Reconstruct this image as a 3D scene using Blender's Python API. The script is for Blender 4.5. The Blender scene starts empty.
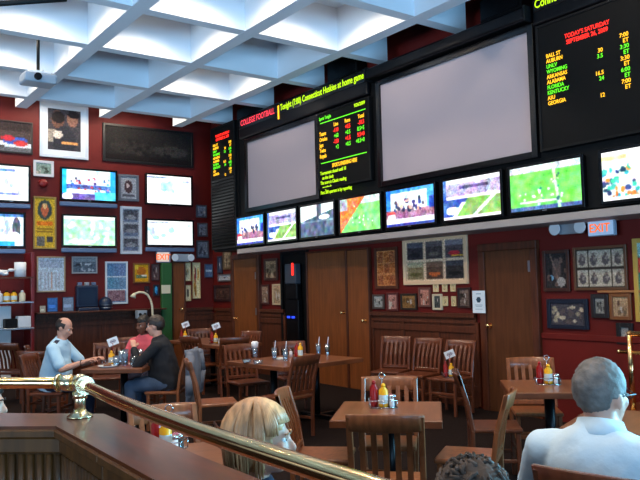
import bpy, bmesh, math, random
import numpy as np
from mathutils import Vector, Matrix
random.seed(7); RNG = np.random.RandomState(5)
SC = bpy.context.scene
COL = SC.collection
PI = math.pi

# ------------------------------------------------------------------ camera
EYE = 1.66
FPX, YAW, PITCH, ROLL = 721.4, math.radians(36.17), math.radians(3.684), math.radians(-1.336)
_f = Vector((math.sin(YAW)*math.cos(PITCH), math.cos(YAW)*math.cos(PITCH), math.sin(PITCH)))
_r = Vector((math.cos(YAW), -math.sin(YAW), 0)); _u = _r.cross(_f)
_r2 = _r*math.cos(ROLL) + _u*math.sin(ROLL); _u2 = -_r*math.sin(ROLL) + _u*math.cos(ROLL)
cd = bpy.data.cameras.new('camera'); cam = bpy.data.objects.new('camera', cd); COL.objects.link(cam)
cd.sensor_width = 36; cd.lens = 36*FPX/640; cd.clip_start = 0.05; cd.clip_end = 200
cam.matrix_world = Matrix(((_r2.x, _u2.x, -_f.x, 0), (_r2.y, _u2.y, -_f.y, 0), (_r2.z, _u2.z, -_f.z, EYE), (0, 0, 0, 1)))
SC.camera = cam
# ------------------------------------------------------------------ light
w = bpy.data.worlds.new('sky'); SC.world = w; w.use_nodes = True
w.node_tree.nodes['Background'].inputs[0].default_value = (0.55, 0.75, 1.0, 1)
w.node_tree.nodes['Background'].inputs[1].default_value = 0.45
SC.view_settings.view_transform = 'Standard'; SC.view_settings.look = 'None'
SC.view_settings.exposure = 0.0; SC.view_settings.gamma = 1.0; SC.view_settings.use_curve_mapping = False
try:
    SC.cycles.use_denoising = True
    SC.cycles.max_bounces = 6; SC.cycles.sample_clamp_indirect = 6.0
    SC.cycles.caustics_reflective = False; SC.cycles.caustics_refractive = False
except Exception: pass

def area(name, loc, target, sx, sy, power, color, spread=180):
    l = bpy.data.lights.new(name, 'AREA'); l.shape = 'RECTANGLE'; l.size = sx; l.size_y = sy; l.energy = power; l.color = color; l.spread = math.radians(spread)
    o = bpy.data.objects.new(name, l); COL.objects.link(o); o.location = loc
    o.rotation_euler = (Vector(target)-Vector(loc)).to_track_quat('-Z', 'Y').to_euler()
    return o
# daylight through the windows of the left wall, the wall behind and the near end of the right wall
area('daylight_left', (-6.35, 6.0, 1.5), (3.5, 7.5, 5.6), 14, 1.6, 240, (0.56, 0.79, 1.0), 70)
area('daylight_left_high', (-6.35, 6.0, 2.8), (5, 7, 1.6), 14, 1.4, 40, (0.85, 0.9, 1.0))
area('daylight_behind', (0.5, -4.4, 1.8), (2.5, 8, 5.6), 11, 2.0, 330, (0.32, 0.66, 1.0), 65)
area('daylight_right', (7.7, 0.4, 2.0), (2.6, 1.7, 1.2), 3.4, 2.2, 520, (0.25, 0.72, 1.0), 100)
def spot(name, loc, power, color, ang=120, blend=0.4, rad=0.12, target=None):
    l = bpy.data.lights.new(name, 'SPOT'); l.energy = power; l.color = color; l.spot_size = math.radians(ang); l.spot_blend = blend; l.shadow_soft_size = rad
    o = bpy.data.objects.new(name, l); COL.objects.link(o); o.location = loc
    if target: o.rotation_euler = (Vector(target)-Vector(loc)).to_track_quat('-Z', 'Y').to_euler()
    return o
WARM = (1.0, 0.82, 0.62)

# ------------------------------------------------------------------ pixel -> place on a known plane
def ray(x, y): return _r2*((x-320)/FPX) - _u2*((y-240)/FPX) + _f
def onX(x, y, X): r = ray(x, y); return r*(X/r.x) + Vector((0, 0, EYE))
def onY(x, y, Y): r = ray(x, y); return r*(Y/r.y) + Vector((0, 0, EYE))
def onZ(x, y, Z): r = ray(x, y); return r*((Z-EYE)/r.z) + Vector((0, 0, EYE))

# ------------------------------------------------------------------ materials
def lin(c):
    if max(c) > 1.0: c = [v/255 for v in c]
    return tuple(v/12.92 if v <= .04045 else ((v+.055)/1.055)**2.4 for v in c[:3])
def newmat(name):
    m = bpy.data.materials.new(name); m.use_nodes = True
    return m, m.node_tree.nodes, m.node_tree.links, m.node_tree.nodes['Principled BSDF']
def mat(name, c, rough=.6, metal=0, noise=.0, scale=6, spec=.5, bump=0, coat=0, emit=None, es=0, trans=0, stretch=(1, 1, 1), alpha=1):
    m, N, L, b = newmat(name); c = lin(c)
    b.inputs['Base Color'].default_value = (*c, 1); b.inputs['Roughness'].default_value = rough; b.inputs['Metallic'].default_value = metal
    b.inputs['Specular IOR Level'].default_value = spec; b.inputs['Coat Weight'].default_value = coat; b.inputs['Coat Roughness'].default_value = .12
    b.inputs['Transmission Weight'].default_value = trans; b.inputs['Alpha'].default_value = alpha
    if emit: b.inputs['Emission Color'].default_value = (*lin(emit), 1); b.inputs['Emission Strength'].default_value = es
    if noise or bump:
        t = N.new('ShaderNodeTexCoord'); mp = N.new('ShaderNodeMapping'); mp.inputs['Scale'].default_value = stretch
        n = N.new('ShaderNodeTexNoise'); n.inputs['Scale'].default_value = scale; n.inputs['Detail'].default_value = 5
        L.new(t.outputs['Object'], mp.inputs[0]); L.new(mp.outputs[0], n.inputs['Vector'])
        if noise:
            r = N.new('ShaderNodeValToRGB'); r.color_ramp.elements[0].position = .3; r.color_ramp.elements[1].position = .7
            r.color_ramp.elements[0].color = (*[v*(1-noise) for v in c], 1); r.color_ramp.elements[1].color = (*[min(1, v*(1+noise)) for v in c], 1)
            L.new(n.outputs[0], r.inputs[0]); L.new(r.outputs[0], b.inputs['Base Color'])
        if bump:
            bp = N.new('ShaderNodeBump'); bp.inputs['Strength'].default_value = bump; bp.inputs['Distance'].default_value = .02
            L.new(n.outputs[0], bp.inputs['Height']); L.new(bp.outputs[0], b.inputs['Normal'])
    return m
def wood(name, c, rough=.35, coat=.3, grain=(1, 1, 12), amt=.35, scale=3, spec=.35):
    return mat(name, c, rough=rough, coat=coat, spec=spec, noise=amt, scale=scale, stretch=grain)
def attr_mat(name, emission=0, rough=.25):
    m, N, L, b = newmat(name); a = N.new('ShaderNodeAttribute'); a.attribute_name = 'Col'
    if emission:
        b.inputs['Base Color'].default_value = (.01, .01, .01, 1)
        L.new(a.outputs['Color'], b.inputs['Emission Color']); b.inputs['Emission Strength'].default_value = emission
    else: L.new(a.outputs['Color'], b.inputs['Base Color'])
    b.inputs['Roughness'].default_value = rough
    return m
M = {}
M['red'] = mat('red_wall_paint', (98, 17, 11), rough=.6, spec=.3, noise=.12, scale=2)
M['black'] = mat('black_paint', (9, 9, 11), rough=.6, spec=.2)
M['board'] = mat('black_board_face', (7, 7, 8), rough=.65, spec=.15)
M['palebrass'] = mat('pale_brass', (240, 220, 178), rough=.24, metal=1)
M['blackmetal'] = mat('black_metal', (18, 18, 22), rough=.35, metal=.6)
M['bezel'] = mat('black_gloss_plastic', (8, 8, 11), rough=.22)
M['white'] = mat('white_ceiling_paint', (214, 219, 226), rough=.8)
M['dark_ceiling'] = mat('dark_ceiling_paint', (38, 32, 30), rough=.9)
M['carpet'] = mat('dark_carpet', (30, 21, 20), spec=.1, rough=.95, noise=.5, scale=40, bump=.2)
M['wain'] = wood('dark_wainscot_wood', (80, 38, 20), rough=.5, coat=.08, grain=(8, 8, .8))
M['doorwood'] = wood('brown_door_wood', (124, 68, 32), rough=.45, coat=.1, grain=(7, 7, .6), amt=.25)
M['door2wood'] = wood('dark_door_wood', (88, 52, 32), rough=.3, grain=(7, 7, .6), amt=.25)
M['chair'] = wood('window_lit_chair_wood', (138, 80, 47), rough=.38, coat=.35, grain=(9, 9, 1.2), amt=.28)  # same chair wood, made lighter for window light on the front chairs
M['chairdark'] = wood('red_brown_chair_wood', (104, 54, 32), rough=.35, coat=.4, grain=(9, 9, 1.2), amt=.28)
M['table'] = wood('table_top_wood', (134, 80, 50), rough=.3, coat=.4, grain=(1.2, 9, 9), amt=.18)
M['tabledge'] = wood('table_edge_wood', (112, 62, 36), rough=.35, grain=(1, 1, 1))
M['ledge'] = wood('varnished_ledge_wood', (92, 43, 20), spec=.25, rough=.32, coat=.2, grain=(6, 1, 6), amt=.3)
M['panelwood'] = wood('dark_panel_wood', (88, 52, 20), rough=.5, coat=.05, grain=(9, 9, .8), amt=.4)
M['brass'] = mat('polished_brass', (255, 204, 140), rough=.14, metal=1)
M['chrome'] = mat('chrome', (210, 212, 216), rough=.12, metal=1)
M['steel'] = mat('brushed_steel', (150, 155, 165), rough=.35, metal=.9)
M['greystrip'] = mat('grey_painted_shelf', (150, 142, 140), rough=.6)
M['bluestrip'] = mat('blue_grey_plastic', (96, 116, 150), rough=.35, metal=.2)
M['screen_white'] = mat('projection_screen_cloth', (166, 152, 157), rough=.9)
M['paper'] = mat('white_paper', (228, 232, 236), rough=.8)
M['green'] = mat('dark_green_paint', (40, 92, 44), rough=.5)
M['cream'] = mat('cream_paint', (225, 215, 185), rough=.6)
M['whiteplastic'] = mat('white_plastic', (222, 226, 232), rough=.4)
M['greyplastic'] = mat('grey_plastic', (150, 160, 172), rough=.4)
M['ketchup'] = mat('red_ketchup', (150, 18, 20), rough=.3)
M['mustard'] = mat('yellow_mustard', (240, 176, 20), rough=.35)
M['salt'] = mat('white_salt', (230, 230, 235), rough=.6)
M['pepper'] = mat('dark_pepper', (35, 28, 26), rough=.6)
M['pink'] = mat('pink_packets', (230, 130, 150), rough=.7)
M['label'] = mat('pale_label', (210, 225, 225), rough=.6)
M['cola'] = mat('dark_cola', (40, 20, 14), rough=.1)
M['water'] = mat('pale_iced_water', (165, 195, 220), rough=.1, trans=.35)
M['straw'] = mat('pale_straw', (200, 215, 240), rough=.4)
def clear_glass(name, tint, refl):
    m = bpy.data.materials.new(name); m.use_nodes = True; N = m.node_tree.nodes; L = m.node_tree.links; N.clear()
    o = N.new('ShaderNodeOutputMaterial'); x = N.new('ShaderNodeMixShader'); a = N.new('ShaderNodeBsdfTransparent'); g = N.new('ShaderNodeBsdfGlossy')
    a.inputs[0].default_value = (*tint, 1); g.inputs['Roughness'].default_value = .03; x.inputs[0].default_value = refl
    L.new(a.outputs[0], x.inputs[1]); L.new(g.outputs[0], x.inputs[2]); L.new(x.outputs[0], o.inputs[0]); return m
M['glass'] = clear_glass('drinking_glass', (.86, .93, 1.0), .28)
M['pane'] = clear_glass('window_glass', (.95, .98, 1.0), .06)
M['picture'] = attr_mat('framed_print', 0, .6); M['picture'].node_tree.nodes['Principled BSDF'].inputs['Specular IOR Level'].default_value = .15
M['tvimage'] = attr_mat('television_picture', 1.45, .4)
M['red_led'] = mat('red_led', (20, 0, 0), emit=(255, 40, 30), es=2.4)
M['redpink_led'] = mat('pink_red_led', (20, 0, 0), emit=(255, 66, 84), es=1.5)
M['green_led'] = mat('green_led', (0, 20, 0), emit=(96, 235, 30), es=1.8)
M['lime_led'] = mat('lime_led', (10, 20, 0), emit=(196, 250, 10), es=1.5)
M['amber_led'] = mat('amber_led', (20, 14, 0), emit=(255, 190, 30), es=2.0)
M['blue_led'] = mat('blue_led', (0, 0, 20), emit=(40, 70, 255), es=2.0)
M['exitglow'] = mat('lit_exit_letters', (80, 20, 10), emit=(255, 110, 22), es=1.3)
M['exitface'] = mat('lit_exit_face', (235, 215, 200), emit=(255, 215, 190), es=.35)
M['exitgrey'] = mat('pale_exit_face', (150, 165, 185), rough=.4)
M['lampglow'] = mat('lit_lamp_diffuser', (255, 250, 240), emit=(255, 240, 215), es=6)
M['skin'] = mat('skin', (205, 150, 128), rough=.5, noise=.06, scale=9)
M['skin_dark'] = mat('dark_skin', (120, 76, 58), rough=.5)
M['eye'] = mat('eye_white', (225, 225, 225), rough=.2)
M['iris'] = mat('dark_iris', (30, 24, 22), rough=.2)
M['lip'] = mat('lips', (178, 98, 92), rough=.45)
M['shirt_blue'] = mat('pale_blue_shirt_cloth', (206, 226, 238), rough=.85, bump=.9, scale=5, noise=.04)
M['shirt_uniform'] = mat('uniform_shirt_cloth', (178, 214, 238), rough=.85, bump=.25, scale=8)
M['jacket'] = mat('black_jacket_cloth', (18, 20, 28), rough=.85, bump=.3, scale=8)
M['jeans'] = mat('blue_denim', (74, 92, 118), rough=.9, noise=.2, scale=8)
M['navy'] = mat('navy_cloth', (24, 32, 58), rough=.85, bump=.3, scale=8)
M['pinkshirt'] = mat('pink_cloth', (226, 96, 110), rough=.85)
M['lilac'] = mat('lilac_cloth', (120, 118, 152), rough=.85, bump=.3, scale=8)
M['shoe'] = mat('dark_leather', (25, 20, 18), rough=.4)
M['hair_brown'] = mat('dark_brown_hair', (44, 32, 27), rough=.5, noise=.4, scale=30)
M['hair_black'] = mat('black_hair', (18, 14, 14), rough=.45, noise=.3, scale=30)
M['hair_grey'] = mat('short_grey_hair', (104, 97, 93), rough=.7, noise=.45, scale=22, bump=.4)
M['hair_mix'] = mat('dark_greying_hair', (64, 51, 44), rough=.8, noise=.5, scale=24)
M['hair_blonde'] = mat('blonde_hair', (186, 138, 96), rough=.45, noise=.6, scale=14, stretch=(1, 2.4, .5))
M['paleblue_cloth'] = mat('pale_blue_jacket_cloth', (112, 116, 128), rough=.85, bump=.3, scale=6)
M['redplastic'] = mat('red_enamel', (120, 25, 25), rough=.3)
M['darkblue'] = mat('dark_blue_plastic', (26, 40, 66), rough=.35)

# ------------------------------------------------------------------ mesh building
class MB:
    def __init__(s): s.bm = bmesh.new(); s.mi = 0
    def _tag(s, before):
        for f in s.bm.faces:
            if f not in before: f.material_index = s.mi
    def box(s, c, d, rot=None, bevel=0, seg=1):
        n0 = len(s.bm.faces)
        r = bmesh.ops.create_cube(s.bm, size=1)
        Mx = Matrix.Translation(c) @ (rot.to_4x4() if rot else Matrix()) @ Matrix.Diagonal((*d, 1))
        bmesh.ops.transform(s.bm, matrix=Mx, verts=r['verts'])
        fs = list({f for v in r['verts'] for f in v.link_faces})
        for f in fs: f.material_index = s.mi
        if bevel:
            es = list({e for v in r['verts'] for e in v.link_edges})
            bmesh.ops.bevel(s.bm, geom=es, offset=bevel, segments=seg, affect='EDGES', profile=.5, material=s.mi)
        return s
    def bar(s, a, b, wx, wy, bevel=0, up=None):
        a, b = Vector(a), Vector(b); d = b-a; z = d.normalized()
        x = Vector(up) if up else Vector((1, 0, 0))
        x = (x - z*x.dot(z)); x = x.normalized() if x.length > 1e-4 else Vector((0, 1, 0)); y = z.cross(x)
        R = Matrix((x, y, z)).transposed()
        return s.box((a+b)/2, (wx, wy, d.length), R, bevel)
    def cyl(s, a, b, r0, r1=None, n=20, cap=True):
        a, b = Vector(a), Vector(b); r1 = r0 if r1 is None else r1; d = b-a
        q = d.to_track_quat('Z', 'Y').to_matrix().to_4x4()
        r = bmesh.ops.create_cone(s.bm, cap_ends=cap, segments=n, radius1=r0, radius2=r1, depth=d.length, matrix=Matrix.Translation((a+b)/2) @ q)
        for f in {f for v in r['verts'] for f in v.link_faces}: f.material_index = s.mi; f.smooth = len(f.verts) == 4
        return s
    def sph(s, c, r, sc=(1, 1, 1), rot=None, n=16, m=12):
        g = bmesh.ops.create_uvsphere(s.bm, u_segments=n, v_segments=m, radius=r, matrix=Matrix.Translation(c) @ (rot.to_4x4() if rot else Matrix()) @ Matrix.Diagonal((*sc, 1)))
        for f in {f for v in g['verts'] for f in v.link_faces}: f.material_index = s.mi; f.smooth = True
        return s
    def tube(s, pts, r, n=10, closed=False):
        pts = [Vector(p) for p in pts]; rs = r if isinstance(r, (list, tuple)) else [r]*len(pts); rings = []; K = len(pts)
        prev = None
        for i, p in enumerate(pts):
            if closed: t = pts[(i+1) % K]-pts[i-1]
            else: t = pts[min(i+1, K-1)]-pts[max(i-1, 0)]
            t.normalize()
            x = prev - t*prev.dot(t) if prev is not None else t.orthogonal()
            if x.length < 1e-5: x = t.orthogonal()
            x.normalize(); prev = x; y = t.cross(x)
            rings.append([s.bm.verts.new(p+(x*math.cos(2*PI*k/n)+y*math.sin(2*PI*k/n))*rs[i]) for k in range(n)])
        for i in range(K if closed else K-1):
            a, b = rings[i], rings[(i+1) % K]
            for k in range(n):
                f = s.bm.faces.new((a[k], a[(k+1) % n], b[(k+1) % n], b[k])); f.smooth = True; f.material_index = s.mi
        if not closed:
            for rg, rev in ((rings[0], True), (rings[-1], False)):
                f = s.bm.faces.new(rg[::-1] if rev else rg); f.material_index = s.mi
        return s
    def lathe(s, prof, c=(0, 0, 0), n=24, cap=True):
        c = Vector(c); rings = [[s.bm.verts.new(c+Vector((r*math.cos(2*PI*k/n), r*math.sin(2*PI*k/n), z))) for k in range(n)] for r, z in prof]
        for a, b in zip(rings, rings[1:]):
            for k in range(n):
                f = s.bm.faces.new((a[k], a[(k+1) % n], b[(k+1) % n], b[k])); f.smooth = True; f.material_index = s.mi
        if cap:
            f = s.bm.faces.new(rings[0][::-1]); f.material_index = s.mi
            f = s.bm.faces.new(rings[-1]); f.material_index = s.mi
        return s
    def loft(s, rings, n=24):
        """rings: (centre, rx, ry[, 3x3 rotation]) closed body"""
        R = []
        for it in rings:
            c, rx, ry = it[:3]; q = it[3] if len(it) > 3 else Matrix.Identity(3)
            R.append([s.bm.verts.new(Vector(c)+q @ Vector((rx*math.cos(2*PI*k/n), ry*math.sin(2*PI*k/n), 0))) for k in range(n)])
        for a, b in zip(R, R[1:]):
            for k in range(n):
                f = s.bm.faces.new((a[k], a[(k+1) % n], b[(k+1) % n], b[k])); f.smooth = True; f.material_index = s.mi
        s.bm.faces.new(R[0][::-1]); s.bm.faces.new(R[-1])
        return s
    def limb(s, pts, rs, n=14):
        for a, b, ra, rb in zip(pts, pts[1:], rs, rs[1:]):
            s.cyl(a, b, ra, rb, n)
        for p, r in zip(pts, rs): s.sph(p, r, n=n, m=10)
        return s
    def prism(s, poly, z0, z1):
        lo = [s.bm.verts.new((x, y, z0)) for x, y in poly]; hi = [s.bm.verts.new((x, y, z1)) for x, y in poly]; n = len(poly)
        fs = [s.bm.faces.new(lo[::-1]), s.bm.faces.new(hi)] + [s.bm.faces.new((lo[i], lo[(i+1) % n], hi[(i+1) % n], hi[i])) for i in range(n)]
        for f in fs: f.material_index = s.mi
        return s
    def build(s, name, mats, parent=None, loc=None, smooth=False):
        me = bpy.data.meshes.new(name)
        bmesh.ops.recalc_face_normals(s.bm, faces=s.bm.faces)
        s.bm.to_mesh(me); s.bm.free()
        for m in (mats if isinstance(mats, (list, tuple)) else [mats]): me.materials.append(m)
        if smooth:
            for p in me.polygons: p.use_smooth = True
        o = bpy.data.objects.new(name, me); COL.objects.link(o)
        if parent is not None: o.parent = parent
        if loc is not None: o.location = loc
        return o

LABELS = {}
def tag(o, label, cat, group=None, shared=False):
    assert shared or label not in LABELS, label
    assert 4 <= len(label.split()) <= 16, label
    LABELS[label] = o.name
    o['label'] = label; o['category'] = cat
    if group: o['group'] = group
    return o
def thing(name, label, cat, loc=(0, 0, 0), rz=0, group=None):
    o = bpy.data.objects.new(name, None); COL.objects.link(o); o.empty_display_size = .1
    o.location = loc; o.rotation_euler = (0, 0, rz)
    return tag(o, label, cat, group)
def struct(o): o['kind'] = 'structure'; return o
def dup(root, label, loc, rz, group=None):
    r = root.copy(); COL.objects.link(r); r.location = loc; r.rotation_euler = (0, 0, rz)
    tag(r, label, root['category'], group)
    for ch in list(root.children):
        c = ch.copy(); COL.objects.link(c); c.parent = r
        for g in list(ch.children):
            d = g.copy(); COL.objects.link(d); d.parent = c
    return r

# ------------------------------------------------------------------ painted prints and screens
class Canvas:
    def __init__(s, w, h, bg, noise=0):
        s.w, s.h = w, h; s.a = np.zeros((h, w, 3)); s.a[:] = bg
        if noise: s.a += RNG.uniform(-noise, noise, (h, w, 1))
        s.U, s.V = np.meshgrid((np.arange(w)+.5)/w, (np.arange(h)+.5)/h)   # v runs downward
    def rect(s, x0, y0, x1, y1, c, noise=0):
        m = (s.U >= x0) & (s.U < x1) & (s.V >= y0) & (s.V < y1); s.a[m] = c
        if noise: s.a[m] += RNG.uniform(-noise, noise, (int(m.sum()), 1))
        return s
    def ell(s, cx, cy, rx, ry, c): s.a[((s.U-cx)/rx)**2+((s.V-cy)/ry)**2 <= 1] = c; return s
    def poly(s, fn, c, noise=0):
        m = fn(s.U, s.V); s.a[m] = c
        if noise: s.a[m] += RNG.uniform(-noise, noise, (int(m.sum()), 3))
        return s
    def dots(s, x0, y0, x1, y1, n, cols, r=.02):
        for _ in range(n):
            s.ell(RNG.uniform(x0, x1), RNG.uniform(y0, y1), r*RNG.uniform(.6, 1.3), r*RNG.uniform(1, 2.2), cols[RNG.randint(len(cols))])
        return s
def grid_mesh(name, cv, w, h, material, parent, off=0.0):
    """picture in the local xz plane, facing -y, centred"""
    nx, ny = cv.w, cv.h
    verts = [((i/nx-.5)*w, off, (.5-j/ny)*h) for j in range(ny+1) for i in range(nx+1)]
    faces = [(j*(nx+1)+i, (j+1)*(nx+1)+i, (j+1)*(nx+1)+i+1, j*(nx+1)+i+1) for j in range(ny) for i in range(nx)]
    me = bpy.data.meshes.new(name); me.from_pydata(verts, [], faces); me.materials.append(material)
    a = np.clip(cv.a, 0, 255)/255.; a = np.where(a <= .04045, a/12.92, ((a+.055)/1.055)**2.4)
    col = np.ones((nx*ny, 4)); col[:, :3] = a.reshape(-1, 3)
    at = me.color_attributes.new('Col', 'FLOAT_COLOR', 'CORNER'); at.data.foreach_set('color', np.repeat(col, 4, axis=0).ravel())
    o = bpy.data.objects.new(name, me); COL.objects.link(o); o.parent = parent
    return o
# walls: local frame has x along the wall to the viewer's right, y into the wall, z up
YB, XR = 14.1, 7.4
def wall_frame(plane, box, off):
    """centre, width, height, rotation about z for a pixel box on the wall plane lying OFF in front of it"""
    x0, y0, x1, y1 = box; xm, ym = (x0+x1)/2, (y0+y1)/2
    if plane == 'B':
        f = lambda x, y: onY(x, y, YB-off); a, b = f(x0, ym).x, f(x1, ym).x
        t, u = f(xm, y0).z, f(xm, y1).z
        return Vector(((a+b)/2, YB-off, (t+u)/2)), b-a, t-u, 0.0
    X = XR-off if plane == 'R' else plane
    f = lambda x, y: onX(x, y, X); a, b = f(x0, ym).y, f(x1, ym).y
    t, u = f(xm, y0).z, f(xm, y1).z
    return Vector((X, (a+b)/2, (t+u)/2)), a-b, t-u, -PI/2
def frame_bars(mb, w, h, fw, d, y0=0, bevel=.004):
    for sx in (-1, 1): mb.box((sx*(w-fw)/2, y0+d/2, 0), (fw, d, h), bevel=bevel)
    for sz in (-1, 1): mb.box((0, y0+d/2, sz*(h-fw)/2), (w-2*fw+.004, d, fw), bevel=bevel)
    return mb
def framed(label, plane, box, fcol, fw, cv, cat='picture', name='framed_picture', group=None, matc=None, matw=0, fmat=None, depth=.035):
    c, w_, h_, rz = wall_frame(plane, box, depth+.002)
    t = thing(name, label, cat, c, rz, group)
    fm = fmat or mat('frame_'+name, fcol, rough=.4)
    frame_bars(MB(), w_, h_, fw, depth).build('frame', fm, t)
    iw, ih = w_-2*fw, h_-2*fw
    if matw:
        frame_bars(MB(), iw+.004, ih+.004, matw, .012, .012, 0).build('mount', mat('mount_'+name, matc, rough=.8), t); iw -= 2*matw; ih -= 2*matw
    cv.a = np.repeat(np.repeat(cv.a, 2, 0), 2, 1); cv.w *= 2; cv.h *= 2
    p = np.pad(cv.a, ((1, 1), (1, 1), (0, 0)), mode='edge'); cv.a = (p[1:-1, 1:-1]*2+p[:-2, 1:-1]+p[2:, 1:-1]+p[1:-1, :-2]+p[1:-1, 2:])/6
    cv.a = cv.a*(1+RNG.uniform(-.22, .22, (cv.h, cv.w, 1)))+RNG.uniform(-6, 6, (cv.h, cv.w, 3))
    grid_mesh('print', cv, iw+.004, ih+.004, M['picture'], t, .02)
    return t

# ================================================================== SETTING
def slab(name, c, d, m): return struct(MB().box(c, d).build(name, m))
slab('floor', (.7, 5, -.05), (13.8, 18.6, .1), M['carpet'])
slab('ceiling', (.7, 5, 5.75), (13.8, 18.6, .2), M['dark_ceiling'])
slab('wall_back', (.7, YB+.1, 2.85), (13.8, .2, 5.7), M['red'])
slab('wall_right', (XR+.1, 8.05, 2.85), (.2, 12.3, 5.7), M['red'])
# window walls that let the daylight in: left, behind the camera and the near end of the right wall
def window_wall(wname, wid, a, b, z0, z1, normal_x, n):
    """wall from a to b with a long window band, z0..z1"""
    a, b = Vector((*a, 0)), Vector((*b, 0)); L = (b-a).length; ang = math.atan2(b.y-a.y, b.x-a.x); R = Matrix.Rotation(ang, 3, 'Z'); m = (a+b)/2
    q = MB(); q.box(m+Vector((0, 0, z0/2)), (L, .2, z0), R); q.box(m+Vector((0, 0, (z1+5.7)/2)), (L, .2, 5.7-z1), R)
    for s in (-1, 1): q.box(m+R @ Vector((s*(L/2-.2), 0, 0))+Vector((0, 0, (z0+z1)/2)), (.4, .2, z1-z0), R)
    struct(q.build(wname, M['red']))
    t = bpy.data.objects.new(wid, None); COL.objects.link(t); t.location = m; t.rotation_euler = (0, 0, ang); struct(t)
    q = MB(); W = L-.8
    for k in range(n+1): q.box((-W/2+W*k/n, 0, (z0+z1)/2), (.07, .1, z1-z0), bevel=.005)
    for z in (z0+.03, z1-.03): q.box((0, 0, z), (W, .1, .07), bevel=.005)
    q.build('window_frame', M['wain'], t)
    MB().box((0, .02, (z0+z1)/2), (W, .006, z1-z0)).build('window_pane', M['pane'], t)
window_wall('wall_left', 'window_1', (-6.2, -4.2), (-6.2, 14.1), .7, 3.6, 1, 9)
window_wall('wall_front', 'window_2', (7.4, -4.3), (-6.2, -4.3), .7, 3.6, 1, 7)
window_wall('wall_side', 'window_3', (7.5, 1.9), (7.5, -4.2), .7, 3.4, 1, 4)
# wainscot + chair rails
def wainscot(name, p0, p1, h, plane):
    q = MB(); L = abs(p1-p0)
    def bx(u, z, lu, lz, d, off=0):
        if plane == 'B': q.box((u, YB-off-d/2, z), (lu, d, lz), bevel=.004)
        else: q.box((XR-off-d/2, u, z), (d, lu, lz), bevel=.004)
    m = (p0+p1)/2
    bx(m, h/2, L, h, .03); bx(m, h-.03, L, .06, .07); bx(m, h-.12, L, .05, .05); bx(m, .09, L, .18, .05)
    n = max(1, round(L/.7))
    for k in range(n+1): bx(min(p0, p1)+L*k/n, (h-.1)/2, .09, h-.14, .045)
    bx(m, h-.22, L, .09, .052); bx(m, .24, L, .1, .053)
    return struct(q.build(name, M['wain']))
wainscot('trim_1', 3.66, 6.25, 1.27, 'B'); wainscot('trim_2', 6.72, 7.35, 1.27, 'B')
wainscot('trim_3', 13.95, 13.25, 1.25, 'R'); wainscot('trim_4', 12.1, 11.25, 1.25, 'R'); wainscot('trim_5', 8.75, 6.6, 1.25, 'R')
# low dado on the red wall right of the far door
struct(MB().box((XR-.02, 3.9, 1.0), (.04, 3.7, .07), bevel=.006).box((XR-.012, 3.9, .48), (.024, 3.7, .96)).build('trim_6', M['red']))

# coffered grid hanging below the slab
ZB, ZT = 5.0, 5.65
AX = [-5.97, -4.45, -2.92, -1.40, .12, 1.65, 3.17, 4.70, 6.22]
BY = [-2.95, -1.4, .15, 1.7, 3.25, 4.8, 6.36, 7.93, 9.52, 11.1, 12.66]
q = MB()
for x in AX: q.box((x+.09, 5.2, (ZB+ZT)/2), (.20, 16.6, ZT-ZB))
for y in BY: q.box((.5, y+.11, (ZB+.003+ZT)/2), (13.3, .17, ZT-ZB-.003))
q.box((.13, 4.86, 5.64), (12.2, 15.6, .03))
struct(q.build('ceiling_beams', M['white']))

# doors
def door(name, plane, box, z0, m, knob=None, hinge=None, fr=.1, panel=False, knobm='brass'):
    """door on a wall: leaf box from pixel columns, head height from the photo"""
    c, w_, h_, rz = wall_frame(plane, box, .05)
    top = c.z+h_/2
    t = bpy.data.objects.new(name, None); COL.objects.link(t); t.location = (c.x, c.y, 0); t.rotation_euler = (0, 0, rz); struct(t)
    MB().box((0, .02, top/2), (w_, .045, top), bevel=.004).build('door_leaf', m, t)
    q = MB()
    if fr:
        for s in (-1, 1): q.box((s*(w_/2+fr/2), .01, top/2), (fr, .075, top+.0), bevel=.006)
        q.box((0, .01, top+fr/2), (w_+2*fr, .08, fr), bevel=.006); q.build('door_frame', M['wain'], t)
    if knob:
        kx = knob[0]*w_/2
        MB().cyl((kx, 0, knob[1]), (kx, -.05, knob[1]), .012).sph((kx, -.06, knob[1]), .03, (1, .8, 1)).cyl((kx, .0, knob[1]), (kx, -.008, knob[1]), .035).build('door_knob', M[knobm], t)
    if hinge:
        for hz in hinge[1]: MB().box((hinge[0]*w_/2, -.012, hz), (.05, .03, .14), bevel=.003).build('hinge', M['steel'], t)
    return t
door('door_1', 'R', (234, 259, 257, 300), 0, M['doorwood'], (-.8, 1.05), (.96, (1.9, 1.2, .4)))
door('door_2', 'R', (308, 252, 346, 300), 0, M['doorwood'], (.86, 1.22), None, .03)
door('door_3', 'R', (347.5, 250, 368.5, 300), 0, M['doorwood'], (.6, 1.10), None, .03)
door('door_4', 'R', (486, 250, 532, 330), 0, M['door2wood'], (-.86, 1.1), (.98, (1.85, .4)), .1)
door('door_5', 'B', (173, 263, 184, 300), 0, M['doorwood'], (.3, 1.25), None, .03)
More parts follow.
